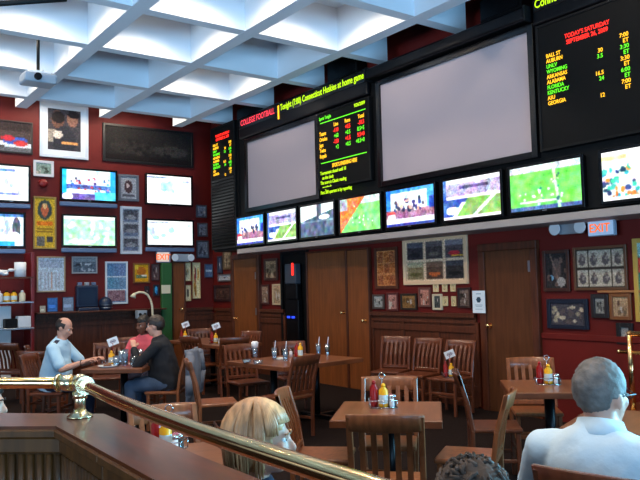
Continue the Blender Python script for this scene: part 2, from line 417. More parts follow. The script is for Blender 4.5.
# dark doorway beside the double doors: a flat black sheet for its shade
c, w_, h_, rz = wall_frame('R', (284, 254, 307, 300), .01)
dw = bpy.data.objects.new('door_6', None); COL.objects.link(dw); dw.location = (c.x, c.y, 0); dw.rotation_euler = (0, 0, rz); struct(dw)
top = c.z+h_/2
MB().box((0, .006, top/2), (w_, .012, top)).build('recess_shade', M['black'], dw)
q = MB()
for s in (-1, 1): q.box((s*(w_/2+.03), -.02, top/2), (.06, .06, top), bevel=.004)
q.box((0, -.02, top+.04), (w_+.12, .06, .08), bevel=.004); q.build('door_frame', M['black'], dw)
t = thing('equipment_cabinet', 'grey electronics box with red light inside the dark doorway', 'equipment', (c.x-.09, c.y-.05, 0), rz)
MB().box((0, .0, 1.9), (.34, .12, .36), bevel=.01).build('case', mat('dark_grey_case', (58, 66, 78), rough=.4), t)
MB().box((.1, -.07, 1.98), (.035, .02, .22)).build('status_light', M['red_led'], t)
MB().box((0, .02, .72), (.4, .1, 1.44), bevel=.01).build('lower_rack', M['blackmetal'], t)
for dx in (-.1, .05): MB().box((dx, -.04, 1.12), (.07, .02, .035)).build('indicator', M['blue_led'], t)
MB().box((0, .01, 1.58), (.36, .1, .28), bevel=.01).build('middle_case', M['blackmetal'], t)

# fascia above the right wall doors: black backing, grey shelf strip
FX = 6.9
struct(MB().box(((FX+XR)/2, 7.45, 3.62), (XR-FX, 9.1, 2.38)).build('wall_fascia', M['black']))
q = MB(); q.box(((FX-.06+XR)/2, 7.5, 2.36), (XR-FX+.06, 9.1, .09), bevel=.006); struct(q.build('trim_7', M['greystrip']))

# ================================================================== SCREENS, BOARDS
def onwall(X, y0, y1, z0, z1): return Vector((X, (y0+y1)/2, (z0+z1)/2)), abs(y1-y0), abs(z1-z0)
def proj_screen(label, y0, y1, z0, z1):
    c, w_, h_ = onwall(FX-.075, y0, y1, z0, z1)
    t = thing('projection_screen', label, 'projection screen', c, -PI/2)
    q = MB(); frame_bars(q, w_+.16, h_+.14, .08, .07); q.build('frame', M['bezel'], t)
    MB().box((0, .045, 0), (w_+.01, .02, h_+.01)).build('screen_cloth', M['screen_white'], t)
    return t
proj_screen('large blank projection screen between the middle score board and the right score board', 7.80, 5.18, 3.14, 4.57)
proj_screen('smaller blank projection screen under the red and green ticker', 11.62, 9.42, 3.14, 4.39)
t = thing('screen_housing', 'long black roller housing above the large blank projection screen', 'screen housing', (FX-.1, 6.55, 4.74), -PI/2)
MB().box((0, 0, 0), (2.85, .19, .16), bevel=.03, seg=3).build('housing', M['blackmetal'], t)
for s in (-1, 1): MB().box((s*1.43, 0, 0), (.03, .2, .19), bevel=.008).build('end_cap', M['black'], t)

for k, (box, lab) in enumerate((((327, 57, 356, 80), 'black wall speaker above the middle score board'), ((479, -8, 521, 16), 'black wall speaker above the large blank screen'), ((237, 104, 262, 121), 'black wall speaker above the small blank screen'))):
    p0, w_, h_, rz = wall_frame('R', box, .25)
    t = thing('wall_speaker', lab, 'speaker', p0, rz, 'black wall speakers above the screens')
    MB().box((0, .12, 0), (w_, .24, h_), bevel=.015).build('cabinet', M['black'], t); MB().box((0, -.006, 0), (w_-.05, .02, h_-.05), bevel=.006).build('grille', M['blackmetal'], t)
def text(name, body, m, parent, x, z, size, align='LEFT', sx=1.0, y=-.004, spacing=1.0, off=.012):
    cu = bpy.data.curves.new(name, 'FONT'); cu.body = body; cu.size = size; cu.align_x = align; cu.extrude = .0012; cu.offset = off*size
    cu.space_line = spacing; cu.resolution_u = 3
    tmp = bpy.data.objects.new(name, cu); COL.objects.link(tmp)
    dg = bpy.context.evaluated_depsgraph_get(); dg.update()
    me = bpy.data.meshes.new_from_object(tmp.evaluated_get(dg)); bpy.data.objects.remove(tmp); bpy.data.curves.remove(cu)
    me.name = name; me.materials.clear(); me.materials.append(m)
    o = bpy.data.objects.new(name, me); COL.objects.link(o); o.parent = parent
    o.location = (x, y, z); o.rotation_euler = (PI/2, 0, 0); o.scale = (sx, 1, 1)
    return o
GAMES = [('BALL ST', 'AUBURN', '7:00', 'a', '30'), ('UNLV', 'WYOMING', '3:30', 'g', '3.5'), ('ARKANSAS', 'ALABAMA', '3:30', 'a', '16.5'), ('FLORIDA', 'KENTUCKY', '6:00', 'g', '24'), ('ASU', 'GEORGIA', '7:00', 'a', '12')]
def odds_board(label, X, y0, y1, z0, z1, ttop, ls, sz, group=None, left=.10, louvre=None):
    c, w_, h_ = onwall(X, y0, y1, z0, z1)
    t = thing('score_board', label, 'score board', c, -PI/2)
    MB().box((0, .04, 0), (w_, .08, h_), bevel=.006).build('panel', M['board'], t)
    q = MB(); frame_bars(q, w_, h_, .03, .02, -.012); q.build('frame', M['black'], t)
    if louvre:
        for k in range(louvre): MB().box((0, -.004, -h_/2+.08+k*.062), (w_-.08, .025, .03), Matrix.Rotation(.5, 3, 'X')).build('slat', M['blackmetal'], t)
    L = -w_/2+left*w_; R = w_/2-.135*w_
    text('heading', "TODAY'S SATURDAY\nSEPTEMBER 26, 2009", M['red_led'], t, -.0*w_, ttop, sz*1.1, 'CENTER', .84, -.006)
    z = ttop-2.55*ls
    for cm, key in (('amber_led', 'a'), ('green_led', 'g')):
        zz = z
        for a, b, tm, k, n in GAMES:
            if k == key:
                text('team_names', a+'\n'+b, M[cm], t, L, zz, sz, 'LEFT', .86, -.006, ls/sz)
                text('kickoff_time', tm+'\nET', M[cm], t, R, zz-ls*.5, sz, 'RIGHT', .95, -.006, ls/sz)
            zz -= 2*ls
    for row, n, cm in ((0, '30', 'amber_led'), (1, '3.5', 'green_led'), (4, '16.5', 'amber_led'), (5, '24', 'green_led'), (8, '12', 'amber_led')):
        text('point_spread', n, M[cm], t, .14*w_, z-row*ls-ls*1.9, sz, 'RIGHT', .95, -.006)
    return t
odds_board('tall black score board of Saturday games at the right end of the fascia', 6.82, 5.05, 3.75, 3.12, 4.57, .475, .060, .062)
odds_board('black louvred score board tower in the corner left of the small screen', 6.84, 13.05, 12.07, 2.44, 4.92, 1.02, .066, .066, louvre=22)
struct(MB().box((7.13, 12.52, 3.65), (.5, 1.04, 2.5)).build('wall_corner', M['black']))
# middle board
c, w_, h_ = onwall(6.82, 9.32, 8.02, 3.20, 4.45)
t = thing('score_board', 'black score board with green sports notes between the two projection screens', 'score board', c, -PI/2)
MB().box((0, .04, 0), (w_, .08, h_), bevel=.006).build('panel', M['board'], t)
q = MB(); frame_bars(q, w_, h_, .03, .02, -.012); q.build('frame', M['black'], t)
text('heading', 'Sports Tonight', M['green_led'], t, -.60, .50, .075, 'LEFT', .7, -.006)
text('heading', '9/26/2009', M['lime_led'], t, .56, .53, .075, 'RIGHT', .85, -.006)
for z, nm in ((.45, 'rule'), (-.20, 'rule')): MB().box((0, -.006, z), (1.14, .004, .012)).build(nm, M['green_led'], t)
text('team_names', 'Teams\nOrioles\nJays\nTwins\nRoyals', M['amber_led'], t, -.60, .245, .09, 'LEFT', .75, -.006, 1.0)
for x, cm in ((-.1, 'Line'), (.2, 'Runs'), (.53, 'Total')):
    text('column_heading', cm, M['amber_led'], t, x, .34, .085, 'RIGHT', .8, -.006)
    text('figures', {'Line': '-110\n\n-130\n', 'Runs': '+0.5\n\n+1.5\n', 'Total': '-10.5\n\n9.5+0\n'}[cm], M['red_led'], t, x, .245, .09, 'RIGHT', .8, -.006)
    text('figures', {'Line': '\n+60\n\n+2', 'Runs': '\n+0.5\n\n+0.5', 'Total': '\n8.5+5\n\n+8.5+0'}[cm], M['green_led'], t, x, .245, .09, 'RIGHT', .8, -.006)
text('headline', 'SPORTS FINISHING HERE', M['amber_led'], t, 0.03, -.30, .085, 'CENTER', .66, -.006)
text('notes', 'Tournament closed until 10\n   on the clock\nThe score is Classic reading\n   magnitude\nFirst 200 quarters is by reporting', M['lime_led'], t, -.60, -.385, .078, 'LEFT', .76, -.006, 1.0)
# ticker above the left screen, and the start of another above the right board
def ticker(label, y0, y1, z0, z1):
    c, w_, h_ = onwall(6.80, y0, y1, z0, z1)
    t = thing('ticker_display', label, 'ticker', c, -PI/2)
    MB().box((0, .05, 0), (w_, .1, h_), bevel=.03, seg=3).build('housing', M['blackmetal'], t)
    MB().box((0, -.002, .08), (w_-.06, .012, .2), bevel=.004).build('display_window', M['bezel'], t)
    return t, w_
t, w_ = ticker('long black ticker with red and green running letters above the small screen', 11.85, 8.05, 4.48, 4.90)
text('red_text', 'COLLEGE FOOTBALL', M['redpink_led'], t, -w_/2+.10, .03, .15, 'LEFT', .84, -.01)
MB().box((-w_/2+1.42, -.01, .02), (.04, .006, .24)).build('divider', M['amber_led'], t)
text('green_text', 'Tonight (7:00) Connecticut Huskies at home game', M['lime_led'], t, -w_/2+1.48, .04, .15, 'LEFT', .74, -.01)
t, w_ = ticker('short black ticker with lime letters above the right score board', 5.08, 3.3, 4.58, 4.92)
text('green_text', 'Connecticut at home', M['lime_led'], t, -w_/2+.05, .02, .14, 'LEFT', .8, -.01)

def broadcast(kind):
    """the picture of a channel, softened and grainy like a screen filmed from across the room"""
    c = field_view(kind); a = c.a
    g = RNG.uniform(-1, 1, (13, 22, 3)).mean(axis=2, keepdims=True)+RNG.uniform(-.35, .35, (13, 22, 3)); g = np.repeat(np.repeat(g, 5, 0), 5, 1)[:c.h, :c.w]
    for _ in range(2): g = (g+np.roll(g, 2, 0)+np.roll(g, 2, 1)+np.roll(g, -2, 0)+np.roll(g, -2, 1))/5
    p = np.pad(a, ((1, 1), (1, 1), (0, 0)), mode='edge'); a = (p[1:-1, 1:-1]*2+p[:-2, 1:-1]+p[2:, 1:-1]+p[1:-1, :-2]+p[1:-1, 2:])/6
    c.a = np.clip(a*1.06+8+g*70+RNG.uniform(-10, 10, a.shape), 0, 255); return c
def field_view(kind, w=96, h=54):
    W = (255, 255, 255)
    if kind == 'green':      # wide shot of play
        c = Canvas(w, h, (110, 215, 90), 12); c.rect(0, 0, 1, .14, (205, 215, 225), 60); c.rect(0, .9, 1, 1, (60, 90, 150), 40)
        c.poly(lambda u, v: abs(u-.66-.08*(v-.5)) < .02, (200, 240, 190)); c.poly(lambda u, v: (abs(v-.82) < .02) & (u > .15) & (u < .7), W)
        c.dots(.4, .5, .75, .9, 16, [W, (40, 120, 110), (225, 235, 240)], .018); c.dots(.15, .5, .9, .75, 8, [W, (240, 255, 240)], .016); c.dots(.6, .2, .7, .5, 6, [(30, 120, 110), W], .015)
    elif kind == 'studio':   # desk of commentators
        c = Canvas(w, h, (60, 150, 235), 30); c.rect(.1, .1, .85, .55, (225, 235, 250), 30); c.rect(0, .55, 1, .8, (150, 100, 130), 50)
        c.dots(.18, .3, .82, .6, 34, [(30, 40, 90), (225, 180, 160), (40, 60, 130), (240, 240, 250), (90, 60, 90)], .035)
        c.rect(0, .8, 1, .92, (240, 240, 250), 30); c.rect(0, .92, 1, 1, (40, 60, 160), 30); c.rect(0, .0, .1, .5, (20, 110, 210), 30); c.rect(.9, .3, 1, .6, (30, 60, 170), 20); c.ell(.12, .75, .08, .16, (235, 225, 225)); c.rect(.02, .6, .2, .66, (200, 50, 60))
    elif kind == 'sideline':  # stand over the field edge
        c = Canvas(w, h, (240, 240, 248), 14); c.rect(0, .12, 1, .42, (170, 160, 200), 55); c.rect(.3, .18, .8, .26, (80, 70, 120), 50)
        c.poly(lambda u, v: (v > .5) & (u > .35-.35*(v-.5)*2+.1) & (v > .45), (128, 178, 88), 18)
        c.poly(lambda u, v: (v > .5) & (u < .45-.55*(v-.5)), (40, 80, 170), 30); c.poly(lambda u, v: (v > .5) & (abs(u-(.95-.55*(v-.42)*1.4)) < .035), W); c.poly(lambda u, v: (v > .6) & (abs(u-(.42-.55*(v-.5)*.9)) < .035), W)
        c.ell(.17, .78, .13, .1, W); c.rect(0, .93, 1, 1, (245, 235, 250), 20); c.rect(0, 0, .06, .9, (70, 110, 200), 60)
    elif kind == 'orange':   # crowd and field
        c = Canvas(w, h, (118, 214, 112), 12); c.rect(0, 0, 1, .2, (190, 215, 215), 50); c.poly(lambda u, v: u < .55-.9*(v-.15)*.7, (226, 120, 60), 60); c.poly(lambda u, v: (u < .2) & (v < .35), (170, 180, 190), 40); c.dots(.3, .25, .9, .9, 14, [W, (220, 255, 220)], .015)
    elif kind == 'grey':     # pale sky over dark hull
        c = Canvas(w, h, (70, 92, 116), 8); c.poly(lambda u, v: v < .42-.3*(u-.3), (225, 235, 240), 10); c.rect(.5, 0, .64, .45, (60, 75, 95)); c.ell(.72, .42, .16, .08, (240, 242, 245)); c.poly(lambda u, v: (v > .5) & (v < .56), (110, 132, 150))
    elif kind == 'players':  # close group
        c = Canvas(w, h, (255, 252, 248), 4); c.dots(.0, .3, .9, 1, 110, [(40, 170, 200), (240, 130, 50), (60, 190, 160), (255, 240, 230), (30, 60, 110)], .03); c.rect(0, .1, .3, .18, (240, 220, 160)); c.rect(0, .93, 1, 1, (240, 250, 255))
    elif kind == 'blown':    # nearly white picture
        c = Canvas(w, h, (245, 252, 255), 5); c.rect(0, .05, .45, .11, (120, 140, 170), 40); c.dots(.05, .3, .6, .7, 6, [(150, 220, 190), (170, 200, 230)], .07); c.rect(.8, .15, .95, .22, (170, 190, 230))
    elif kind == 'palegreen':
        c = Canvas(w, h, (170, 245, 190), 8); c.rect(0, 0, 1, .12, (235, 250, 250), 20); c.dots(.1, .2, .95, .9, 18, [(225, 255, 235), (140, 225, 165)], .05); c.rect(.1, .82, .6, .9, (240, 255, 250))
    elif kind == 'blue_crowd':
        c = Canvas(w, h, (215, 235, 252), 15); c.rect(0, .5, 1, .65, (60, 90, 160), 60); c.rect(0, 0, .08, 1, (20, 190, 235)); c.rect(.9, 0, 1, 1, (30, 150, 220)); c.dots(.1, .25, .9, .75, 34, [(40, 40, 90), (235, 190, 170), (60, 120, 210), (180, 50, 60)], .022); c.rect(0, .8, .6, 1, (90, 70, 150), 40); c.rect(.6, .72, 1, 1, (70, 200, 240), 20); c.ell(.1, .9, .1, .12, (230, 240, 255))
    elif kind == 'lower_left':
        c = Canvas(w, h, (210, 225, 245), 20); c.ell(.75, .45, .14, .35, (60, 60, 80)); c.ell(.7, .75, .2, .2, (240, 240, 248)); c.rect(.0, .85, .7, 1, (30, 160, 230)); c.rect(0, 0, 1, .1, (60, 110, 170)); c.dots(0, .2, .6, .7, 6, [(160, 180, 200)], .06)
    else:
        c = Canvas(w, h, (240, 248, 255), 6); c.rect(0, .1, .6, .16, (90, 130, 200), 40); c.dots(0, .3, .8, .8, 10, [(170, 190, 235), (230, 215, 235)], .06); c.rect(.0, .78, .7, .84, (120, 140, 220), 40)
    return c
def television(label, plane, box, kind, bez=.035, depth=.09, off=.12, strip=False):
    c, w_, h_, rz = wall_frame(plane, box, off)
    t = thing('television', label, 'television', c, rz)
    q = MB(); frame_bars(q, w_+2*bez, h_+2*bez, bez+.004, .03, -.012, .006); q.build('bezel', M['bezel'], t)
    MB().box((0, depth/2, 0), (w_+1.4*bez, depth-.02, h_+1.4*bez), bevel=.008).build('case', M['bezel'], t)
    MB().box((0, depth-.005+.02, 0), (.3, .04+.03, .25)).build('wall_mount', M['blackmetal'], t)
    grid_mesh('screen', broadcast(kind), w_+.006, h_+.006, M['tvimage'], t, -.001)
    MB().box((0, -.013, -h_/2-bez*.5), (.06, .004, .012)).build('badge', M['steel'], t)
    if strip:
        MB().box((0, .02, -h_/2-bez-.06), (w_+2*bez, .07, .085), bevel=.012).build('speaker_bar', M['bluestrip'], t)
    return t
TVX = 6.83
for label, y0, y1, kind in (
    ('leftmost television of the long row, blue studio picture, below the small screen', 12.02, 11.06, 'studio'),
    ('television with stadium sideline picture, second from the left of the long row', 10.92, 10.01, 'sideline'),
    ('television with grey half dark picture below the edge of the small screen', 9.88, 8.96, 'grey'),
    ('television with orange crowd beside a green field, below the middle score board', 8.80, 7.85, 'orange'),
    ('television with commentators at a blue studio desk, below the large screen left end', 7.72, 6.76, 'studio'),
    ('television with wide sideline and field picture, below the large screen right part', 6.60, 5.65, 'sideline'),
    ('television with a bright green football field, left of the exit sign', 5.51, 4.55, 'green'),
    ('television cut by the picture edge with teal and orange players', 4.31, 3.36, 'players')):
    c, w_, h_ = onwall(TVX, y0, y1, 2.475, 2.985)
    t = thing('television', label, 'television', c, -PI/2, 'televisions in the row under the screens')
    q = MB(); frame_bars(q, w_+.06, h_+.07, .036, .03, -.012, .006); q.build('bezel', M['bezel'], t)
    MB().box((0, .045, 0), (w_+.04, .07, h_+.05), bevel=.008).build('case', M['bezel'], t)
    grid_mesh('screen', broadcast(kind), w_+.006, h_+.006, M['tvimage'], t, -.001)
    MB().box((0, -.013, -h_/2-.016), (.06, .004, .01)).build('badge', M['steel'], t)
    MB().box((0, .09, 0), (.3, .03, .25)).build('wall_mount', M['blackmetal'], t)
for label, box, kind, st in (
    ('upper television of the back wall cut by the left picture edge', (-6, 166, 28.5, 200.5), 'other', True),
    ('upper middle back wall television showing a crowd scene', (62, 170.5, 115.5, 200), 'blue_crowd', True),
    ('upper right back wall television showing a nearly white picture', (147, 176, 191, 204), 'blown', False),
    ('lower television of the back wall cut by the left picture edge', (-6, 214, 23.5, 246), 'lower_left', True),
    ('lower middle back wall television showing a pale green field', (63.5, 216.5, 115, 245.5), 'palegreen', True),
    ('lower right back wall television with a white picture above the far exit sign', (147.5, 221, 192.5, 245), 'blown', True)):
    television(label, 'B', box, kind, strip=st)

# ================================================================== PICTURES ON THE WALLS
def photo(bg=(90, 80, 75), fg=(40, 35, 35), n=8, w=16, h=16, hi=(180, 170, 160)):
    c = Canvas(w, h, bg, 18); c.dots(.1, .3, .9, .9, n, [fg, hi, tuple(v*.7 for v in bg)], .09); c.rect(0, 0, 1, .2, tuple(min(255, v*1.15) for v in bg), 10); return c
# back wall
c = Canvas(24, 32, (58, 56, 62), 8); c.ell(.3, .25, .2, .22, (96, 66, 54)); c.ell(.32, .2, .2, .14, (28, 22, 24)); c.ell(.75, .22, .16, .2, (130, 92, 78)); c.ell(.78, .1, .18, .1, (32, 26, 28)); c.rect(.0, .5, .3, .8, (150, 140, 130), 20); c.ell(.5, .75, .35, .35, (44, 44, 52)); c.ell(.3, .62, .15, .1, (200, 190, 180)); c.rect(.42, .78, .92, .84, (214, 150, 90), 10)
framed('large poster of two heads in a wide white mount, high on back wall', 'B', (40, 102, 88.5, 158), (205, 212, 222), .05, c, 'poster', 'framed_poster', matc=(214, 220, 228), matw=.10)
c = Canvas(28, 20, (72, 60, 58), 8); c.rect(0, 0, 1, .3, (50, 40, 40), 8); c.poly(lambda u, v: (v > .62+.1*u) & (v < .8+.1*u), (214, 220, 230), 10); c.ell(.55, .62, .35, .14, (60, 90, 180)); c.ell(.7, .7, .2, .1, (205, 60, 60)); c.ell(.35, .55, .2, .09, (190, 50, 60)); c.rect(0, .85, 1, 1, (100, 100, 105), 8); c.rect(0, .04, .1, .1, (220, 160, 40))
framed('racing car print in a dark frame at the left picture edge', 'B', (-6, 120.5, 33, 153), (40, 30, 26), .03, c)
c = Canvas(48, 18, (34, 26, 26), 6); c.ell(.3, .6, .25, .2, (64, 54, 50)); c.ell(.75, .62, .22, .16, (92, 84, 80)); c.a = 26+(c.a-26)*.35; c.dots(.1, .3, .9, .8, 26, [(36, 30, 30), (20, 17, 18), (46, 40, 38)], .03); c.rect(0, .86, 1, 1, (24, 18, 18))
framed('long dark panorama in a black frame high on the back wall', 'B', (103, 127.5, 193.5, 164.5), (16, 13, 14), .05, c)
framed('small landscape photo in a white frame below the white poster', 'B', (33.5, 160.5, 54, 176.5), (200, 200, 205), .05, photo((120, 140, 130), (60, 70, 60)))
c = Canvas(20, 36, (196, 160, 46), 10); c.ell(.5, .24, .36, .2, (60, 70, 66)); c.ell(.5, .24, .18, .14, (176, 90, 60)); c.ell(.5, .16, .1, .06, (220, 180, 120)); c.rect(.1, .46, .9, .56, (206, 110, 30), 20); c.rect(.12, .6, .88, .64, (120, 90, 30)); c.rect(.12, .68, .88, .7, (120, 90, 30)); c.rect(.1, .78, .5, .97, (96, 92, 90), 25); c.rect(.6, .78, .9, .9, (60, 56, 60), 10)
framed('tall yellow poster with an arched figure between left televisions', 'B', (33.5, 196.5, 56.5, 249), (150, 120, 60), .03, c, 'poster', 'framed_poster')
c = Canvas(16, 20, (150, 152, 160), 12); c.ell(.5, .45, .28, .28, (70, 50, 54)); c.ell(.45, .4, .1, .1, (190, 170, 170)); c.rect(.1, .8, .9, .88, (80, 80, 90))
framed('grey print of a figure between the two upper televisions', 'B', (118.5, 174.5, 139, 201), (96, 100, 110), .05, c)
c = Canvas(12, 36, (150, 156, 166), 6)
for k in range(3): c.rect(.1, .04+k*.325, .9, .31+k*.325, (70, 72, 82), 16); c.ell(.5, .2+k*.325, .3, .06, (130, 132, 140)); c.rect(.1, .24+k*.325, .9, .31+k*.325, (92, 104, 130), 10)
framed('tall white frame holding three stacked dark photographs between televisions', 'B', (120.5, 206.5, 142, 254), (192, 198, 208), .05, c)
for box, lab in (((196.5, 205, 207, 217.5), 'topmost small grey photo right of the back wall televisions'), ((198, 223, 208, 236.5), 'middle small photo of three right of the back wall televisions'), ((197, 240.5, 209, 258), 'lowest blue grey photo of three right of the back wall televisions')):
    framed(lab, 'B', box, (60, 66, 78), .03, photo((110, 118, 134), (60, 62, 76), 4, 10, 12), group='small photos right of the back wall televisions')
c = Canvas(24, 30, (176, 196, 214), 8); c.rect(.08, .06, .92, .3, (150, 166, 190), 14)
for k in range(6): c.rect(.1+k*.14, .42, .14+k*.14, .92, (156, 160, 176) if k != 3 else (190, 150, 130), 10)
framed('large pale document sheet framed above the left ledge', 'B', (37, 256.5, 65.5, 292), (172, 150, 120), .025, c, 'poster', 'framed_document')
c = Canvas(26, 18, (84, 98, 112), 10); c.rect(0, .0, 1, .3, (120, 134, 146), 10); c.dots(.05, .4, .95, .9, 18, [(40, 46, 56), (170, 180, 190), (60, 70, 84)], .05)
framed('dark blue team photo right of the pale document', 'B', (72, 256.5, 97.5, 273.5), (150, 152, 158), .025, c)
c = Canvas(20, 36, (96, 132, 168), 12)
for j in range(3):
    for i in range(3): c.rect(.05+i*.31, .04+j*.32, .34+i*.31, .33+j*.32, (86+10*i, 126+10*j, 166), 20)
c.rect(.05, .7, .95, .97, (130, 100, 110), 30); c.rect(0, .32, 1, .35, (205, 214, 222)); c.rect(0, .66, 1, .69, (205, 214, 222))
framed('blue and red window shaped print in a white frame behind diners', 'B', (105.5, 261.5, 128, 304), (206, 214, 222), .035, c)
c = Canvas(18, 20, (206, 150, 30), 14); c.ell(.5, .4, .35, .25, (176, 100, 30)); c.rect(.1, .62, .9, .78, (90, 110, 80), 20); c.rect(.5, .62, .9, .7, (210, 210, 200), 10); c.rect(.05, .05, .3, .3, (230, 190, 60))
framed('golden yellow print left of the green post', 'B', (133.5, 263, 150, 283), (120, 76, 30), .03, c)
framed('dim narrow photo between the yellow print and the green post', 'B', (152, 264, 159.5, 280.5), (60, 34, 34), .02, photo((92, 70, 70), (50, 36, 38), 4, 8, 12))
c = Canvas(10, 14, (40, 40, 60), 8); c.ell(.5, .45, .35, .35, (70, 170, 220)); c.ell(.6, .7, .2, .2, (40, 110, 170))
framed('bright blue bird print below the dim narrow photo', 'B', (153.5, 284.5, 159.5, 296), (40, 26, 28), .02, c)
framed('dark tiny photo just left of the blue bird print', 'B', (145, 286, 149.5, 294.5), (36, 22, 22), .015, photo((60, 46, 50), (30, 24, 26), 3, 6, 8))
c = Canvas(12, 28, (226, 206, 160), 8); c.dots(.2, .15, .8, .85, 9, [(170, 60, 40), (60, 90, 110), (200, 140, 60), (90, 60, 50)], .1)
framed('tall cream map sheet lit right of the brown door', 'B', (193, 262.5, 200.5, 298.5), (200, 180, 130), .015, c, 'poster', 'framed_map')
framed('small cream print in the upper corner right of the brown door', 'B', (184.7, 262.5, 191, 281), (190, 170, 120), .015, (lambda c: c.dots(.2, .2, .8, .8, 6, [(120, 110, 90), (170, 140, 90)], .1))(Canvas(10, 20, (220, 206, 166), 8)))
framed('small cream print below another, right of the brown door', 'B', (185.5, 285, 191.2, 301), (190, 170, 120), .015, (lambda c: c.ell(.5, .5, .25, .28, (90, 80, 70)))(Canvas(10, 18, (214, 200, 164), 8)))
framed('small blue photo on back wall near the corner', 'B', (205, 264, 213, 277.5), (60, 70, 90), .02, (lambda c: c.rect(0, .4, 1, .55, (190, 200, 210), 10))(Canvas(10, 12, (84, 104, 136), 12)))
# right wall, far end
framed('narrow dark photo on the right wall near the corner', 'R', (217, 256, 221.5, 273.5), (34, 38, 52), .04, photo((66, 76, 100), (36, 40, 54), 3, 6, 12))
framed('brownish print high on the right wall left of the first door', 'R', (222.5, 250, 231, 269.5), (96, 72, 44), .04, photo((132, 112, 88), (70, 56, 44), 4, 8, 12))
framed('pale small photo below the brownish print left of the first door', 'R', (217.5, 274, 230.5, 281.5), (90, 84, 84), .03, photo((168, 168, 174), (80, 70, 76), 4, 12, 6))
framed('dim dark painting above the wainscot left of the first door', 'R', (213.5, 285, 230.5, 301.5), (44, 20, 20), .06, photo((72, 46, 40), (34, 22, 22), 6, 12, 12, (110, 76, 56)))
framed('upper brown photo between the first door and the dark doorway', 'R', (263.5, 258.5, 277, 280.5), (70, 36, 26), .05, photo((150, 122, 94), (84, 60, 46), 7, 14, 16, (190, 160, 130)))
framed('lower left photo of two beside the dark doorway', 'R', (260, 284.5, 268.5, 304.5), (78, 36, 28), .04, photo((140, 112, 92), (78, 52, 44), 6, 10, 14))
framed('lower right photo in a pale frame beside the dark doorway', 'R', (272, 284, 280.5, 305), (206, 178, 140), .03, photo((160, 132, 104), (80, 58, 50), 5, 10, 16))
# right wall, middle
c = Canvas(18, 30, (196, 128, 78), 14)
for j in range(3):
    for i in range(3): c.rect(.08+i*.3, .05+j*.32, .34+i*.3, .32+j*.32, (150+20*((i+j) % 2), 84+14*((i+j) % 2), 50), 30)
framed('brown collage of figures in a dark frame right of the double doors', 'R', (374, 247.5, 397, 289), (62, 40, 28), .05, c, fmat=M['wain'])
c = Canvas(42, 30, (222, 190, 158), 6)
for j in range(2):
    for i in range(3):
        x0, y0 = .02+i*.33, .03+j*.49; c.rect(x0, y0, x0+.30, y0+.45, [(58, 52, 58), (70, 62, 62), (84, 74, 78), (134, 116, 84), (90, 66, 54), (54, 50, 50)][j*3+i], 14)
        c.rect(x0, y0, x0+.3, y0+.15, [(84, 84, 96), (96, 88, 90), (120, 116, 126), (170, 160, 130), (120, 92, 76), (66, 66, 72)][j*3+i], 10); c.ell(x0+.15, y0+.32, .1, .05, [(40, 36, 40), (110, 100, 90), (190, 50, 60), (100, 90, 50), (200, 100, 50), (30, 28, 28)][j*3+i])
c.rect(.79, .4, .98, .44, (220, 170, 60))
framed('large pale frame of six photographs above the row of wall chairs', 'R', (402.5, 235.5, 467, 284.5), (226, 190, 152), .06, c)
small = [((372, 294.5, 383.5, 309), (78, 64, 58), (150, 150, 146), 'small grey photo, first of the row above the wainscot'), ((386, 292.5, 397.5, 311), (96, 40, 36), (166, 118, 108), 'reddish two part photo, second of the row above the wainscot'), ((400, 293.5, 416, 310), (44, 32, 24), (134, 96, 56), 'dark bordered street print, third of the row above the wainscot'), ((418, 287.5, 430, 307), (110, 66, 56), (176, 120, 104), 'rosy print, fourth of the row above the wainscot'), ((432, 294, 441.3, 310), (206, 190, 160), (70, 74, 74), 'portrait in a cream mount, lower middle of the small photos'), ((457, 287.5, 470, 308), (52, 32, 28), (110, 92, 84), 'two dark photos in one frame left of the white notice')]
for box, fc, bg, lab in small: framed(lab, 'R', box, fc, .03, photo(bg, tuple(v*.45 for v in bg), 7, 14, 16), group='small photos above the wainscot')
for k, (box, lab) in enumerate((((432.7, 282.5, 438, 292), 'upper left of three little cards under the six photo frame'), ((441.8, 282.3, 446.8, 291.8), 'upper middle of three little cards under the six photo frame'), ((450, 282, 455, 291.6), 'upper right of three little cards under the six photo frame'), ((442.3, 296.3, 447.4, 306), 'lower little cream card beside the cream portrait'), ((451, 296.2, 455.7, 306.2), 'lower little cream card left of the two dark photos'))):
    framed(lab, 'R', box, (222, 200, 150), .02, photo((206, 182, 140), (120, 96, 80), 3, 6, 10), 'card', 'framed_card', 'little cards under the six photo frame', depth=.02)
# right wall, near end
c = Canvas(20, 32, (46, 42, 44), 10); c.ell(.5, .45, .22, .3, (84, 72, 70)); c.ell(.25, .7, .1, .08, (110, 160, 190)); c.poly(lambda u, v: abs((u-.3)-.5*(v-.2)) < .03, (120, 100, 90)); c.ell(.7, .82, .2, .14, (150, 146, 144)); c.dots(.1, .2, .9, .95, 10, [(100, 80, 74), (30, 28, 30)], .06)
framed('dark sports print in a brown frame right of the last door', 'R', (542.5, 250, 569, 291.5), (64, 30, 20), .04, c)
c = Canvas(40, 30, (58, 50, 44), 4)
for j in range(2):
    for i in range(4):
        x0, y0 = .02+i*.245, .03+j*.49; c.rect(x0, y0, x0+.225, y0+.45, (176, 166, 150), 14); c.ell(x0+.11, y0+.26, .07, .13, (84, 78, 80)); c.ell(x0+.11, y0+.12, .03, .05, (110, 96, 90)); c.ell(x0+.13, y0+.22, .03, .05, (140, 132, 126))
framed('frame of eight old player cards in two rows under the exit sign', 'R', (573, 246, 626.5, 290.3), (96, 60, 34), .03, c)
c = Canvas(30, 20, (70, 66, 74), 12); c.dots(.08, .2, .92, .85, 18, [(190, 176, 150), (40, 40, 50), (150, 140, 120), (90, 80, 80)], .07)
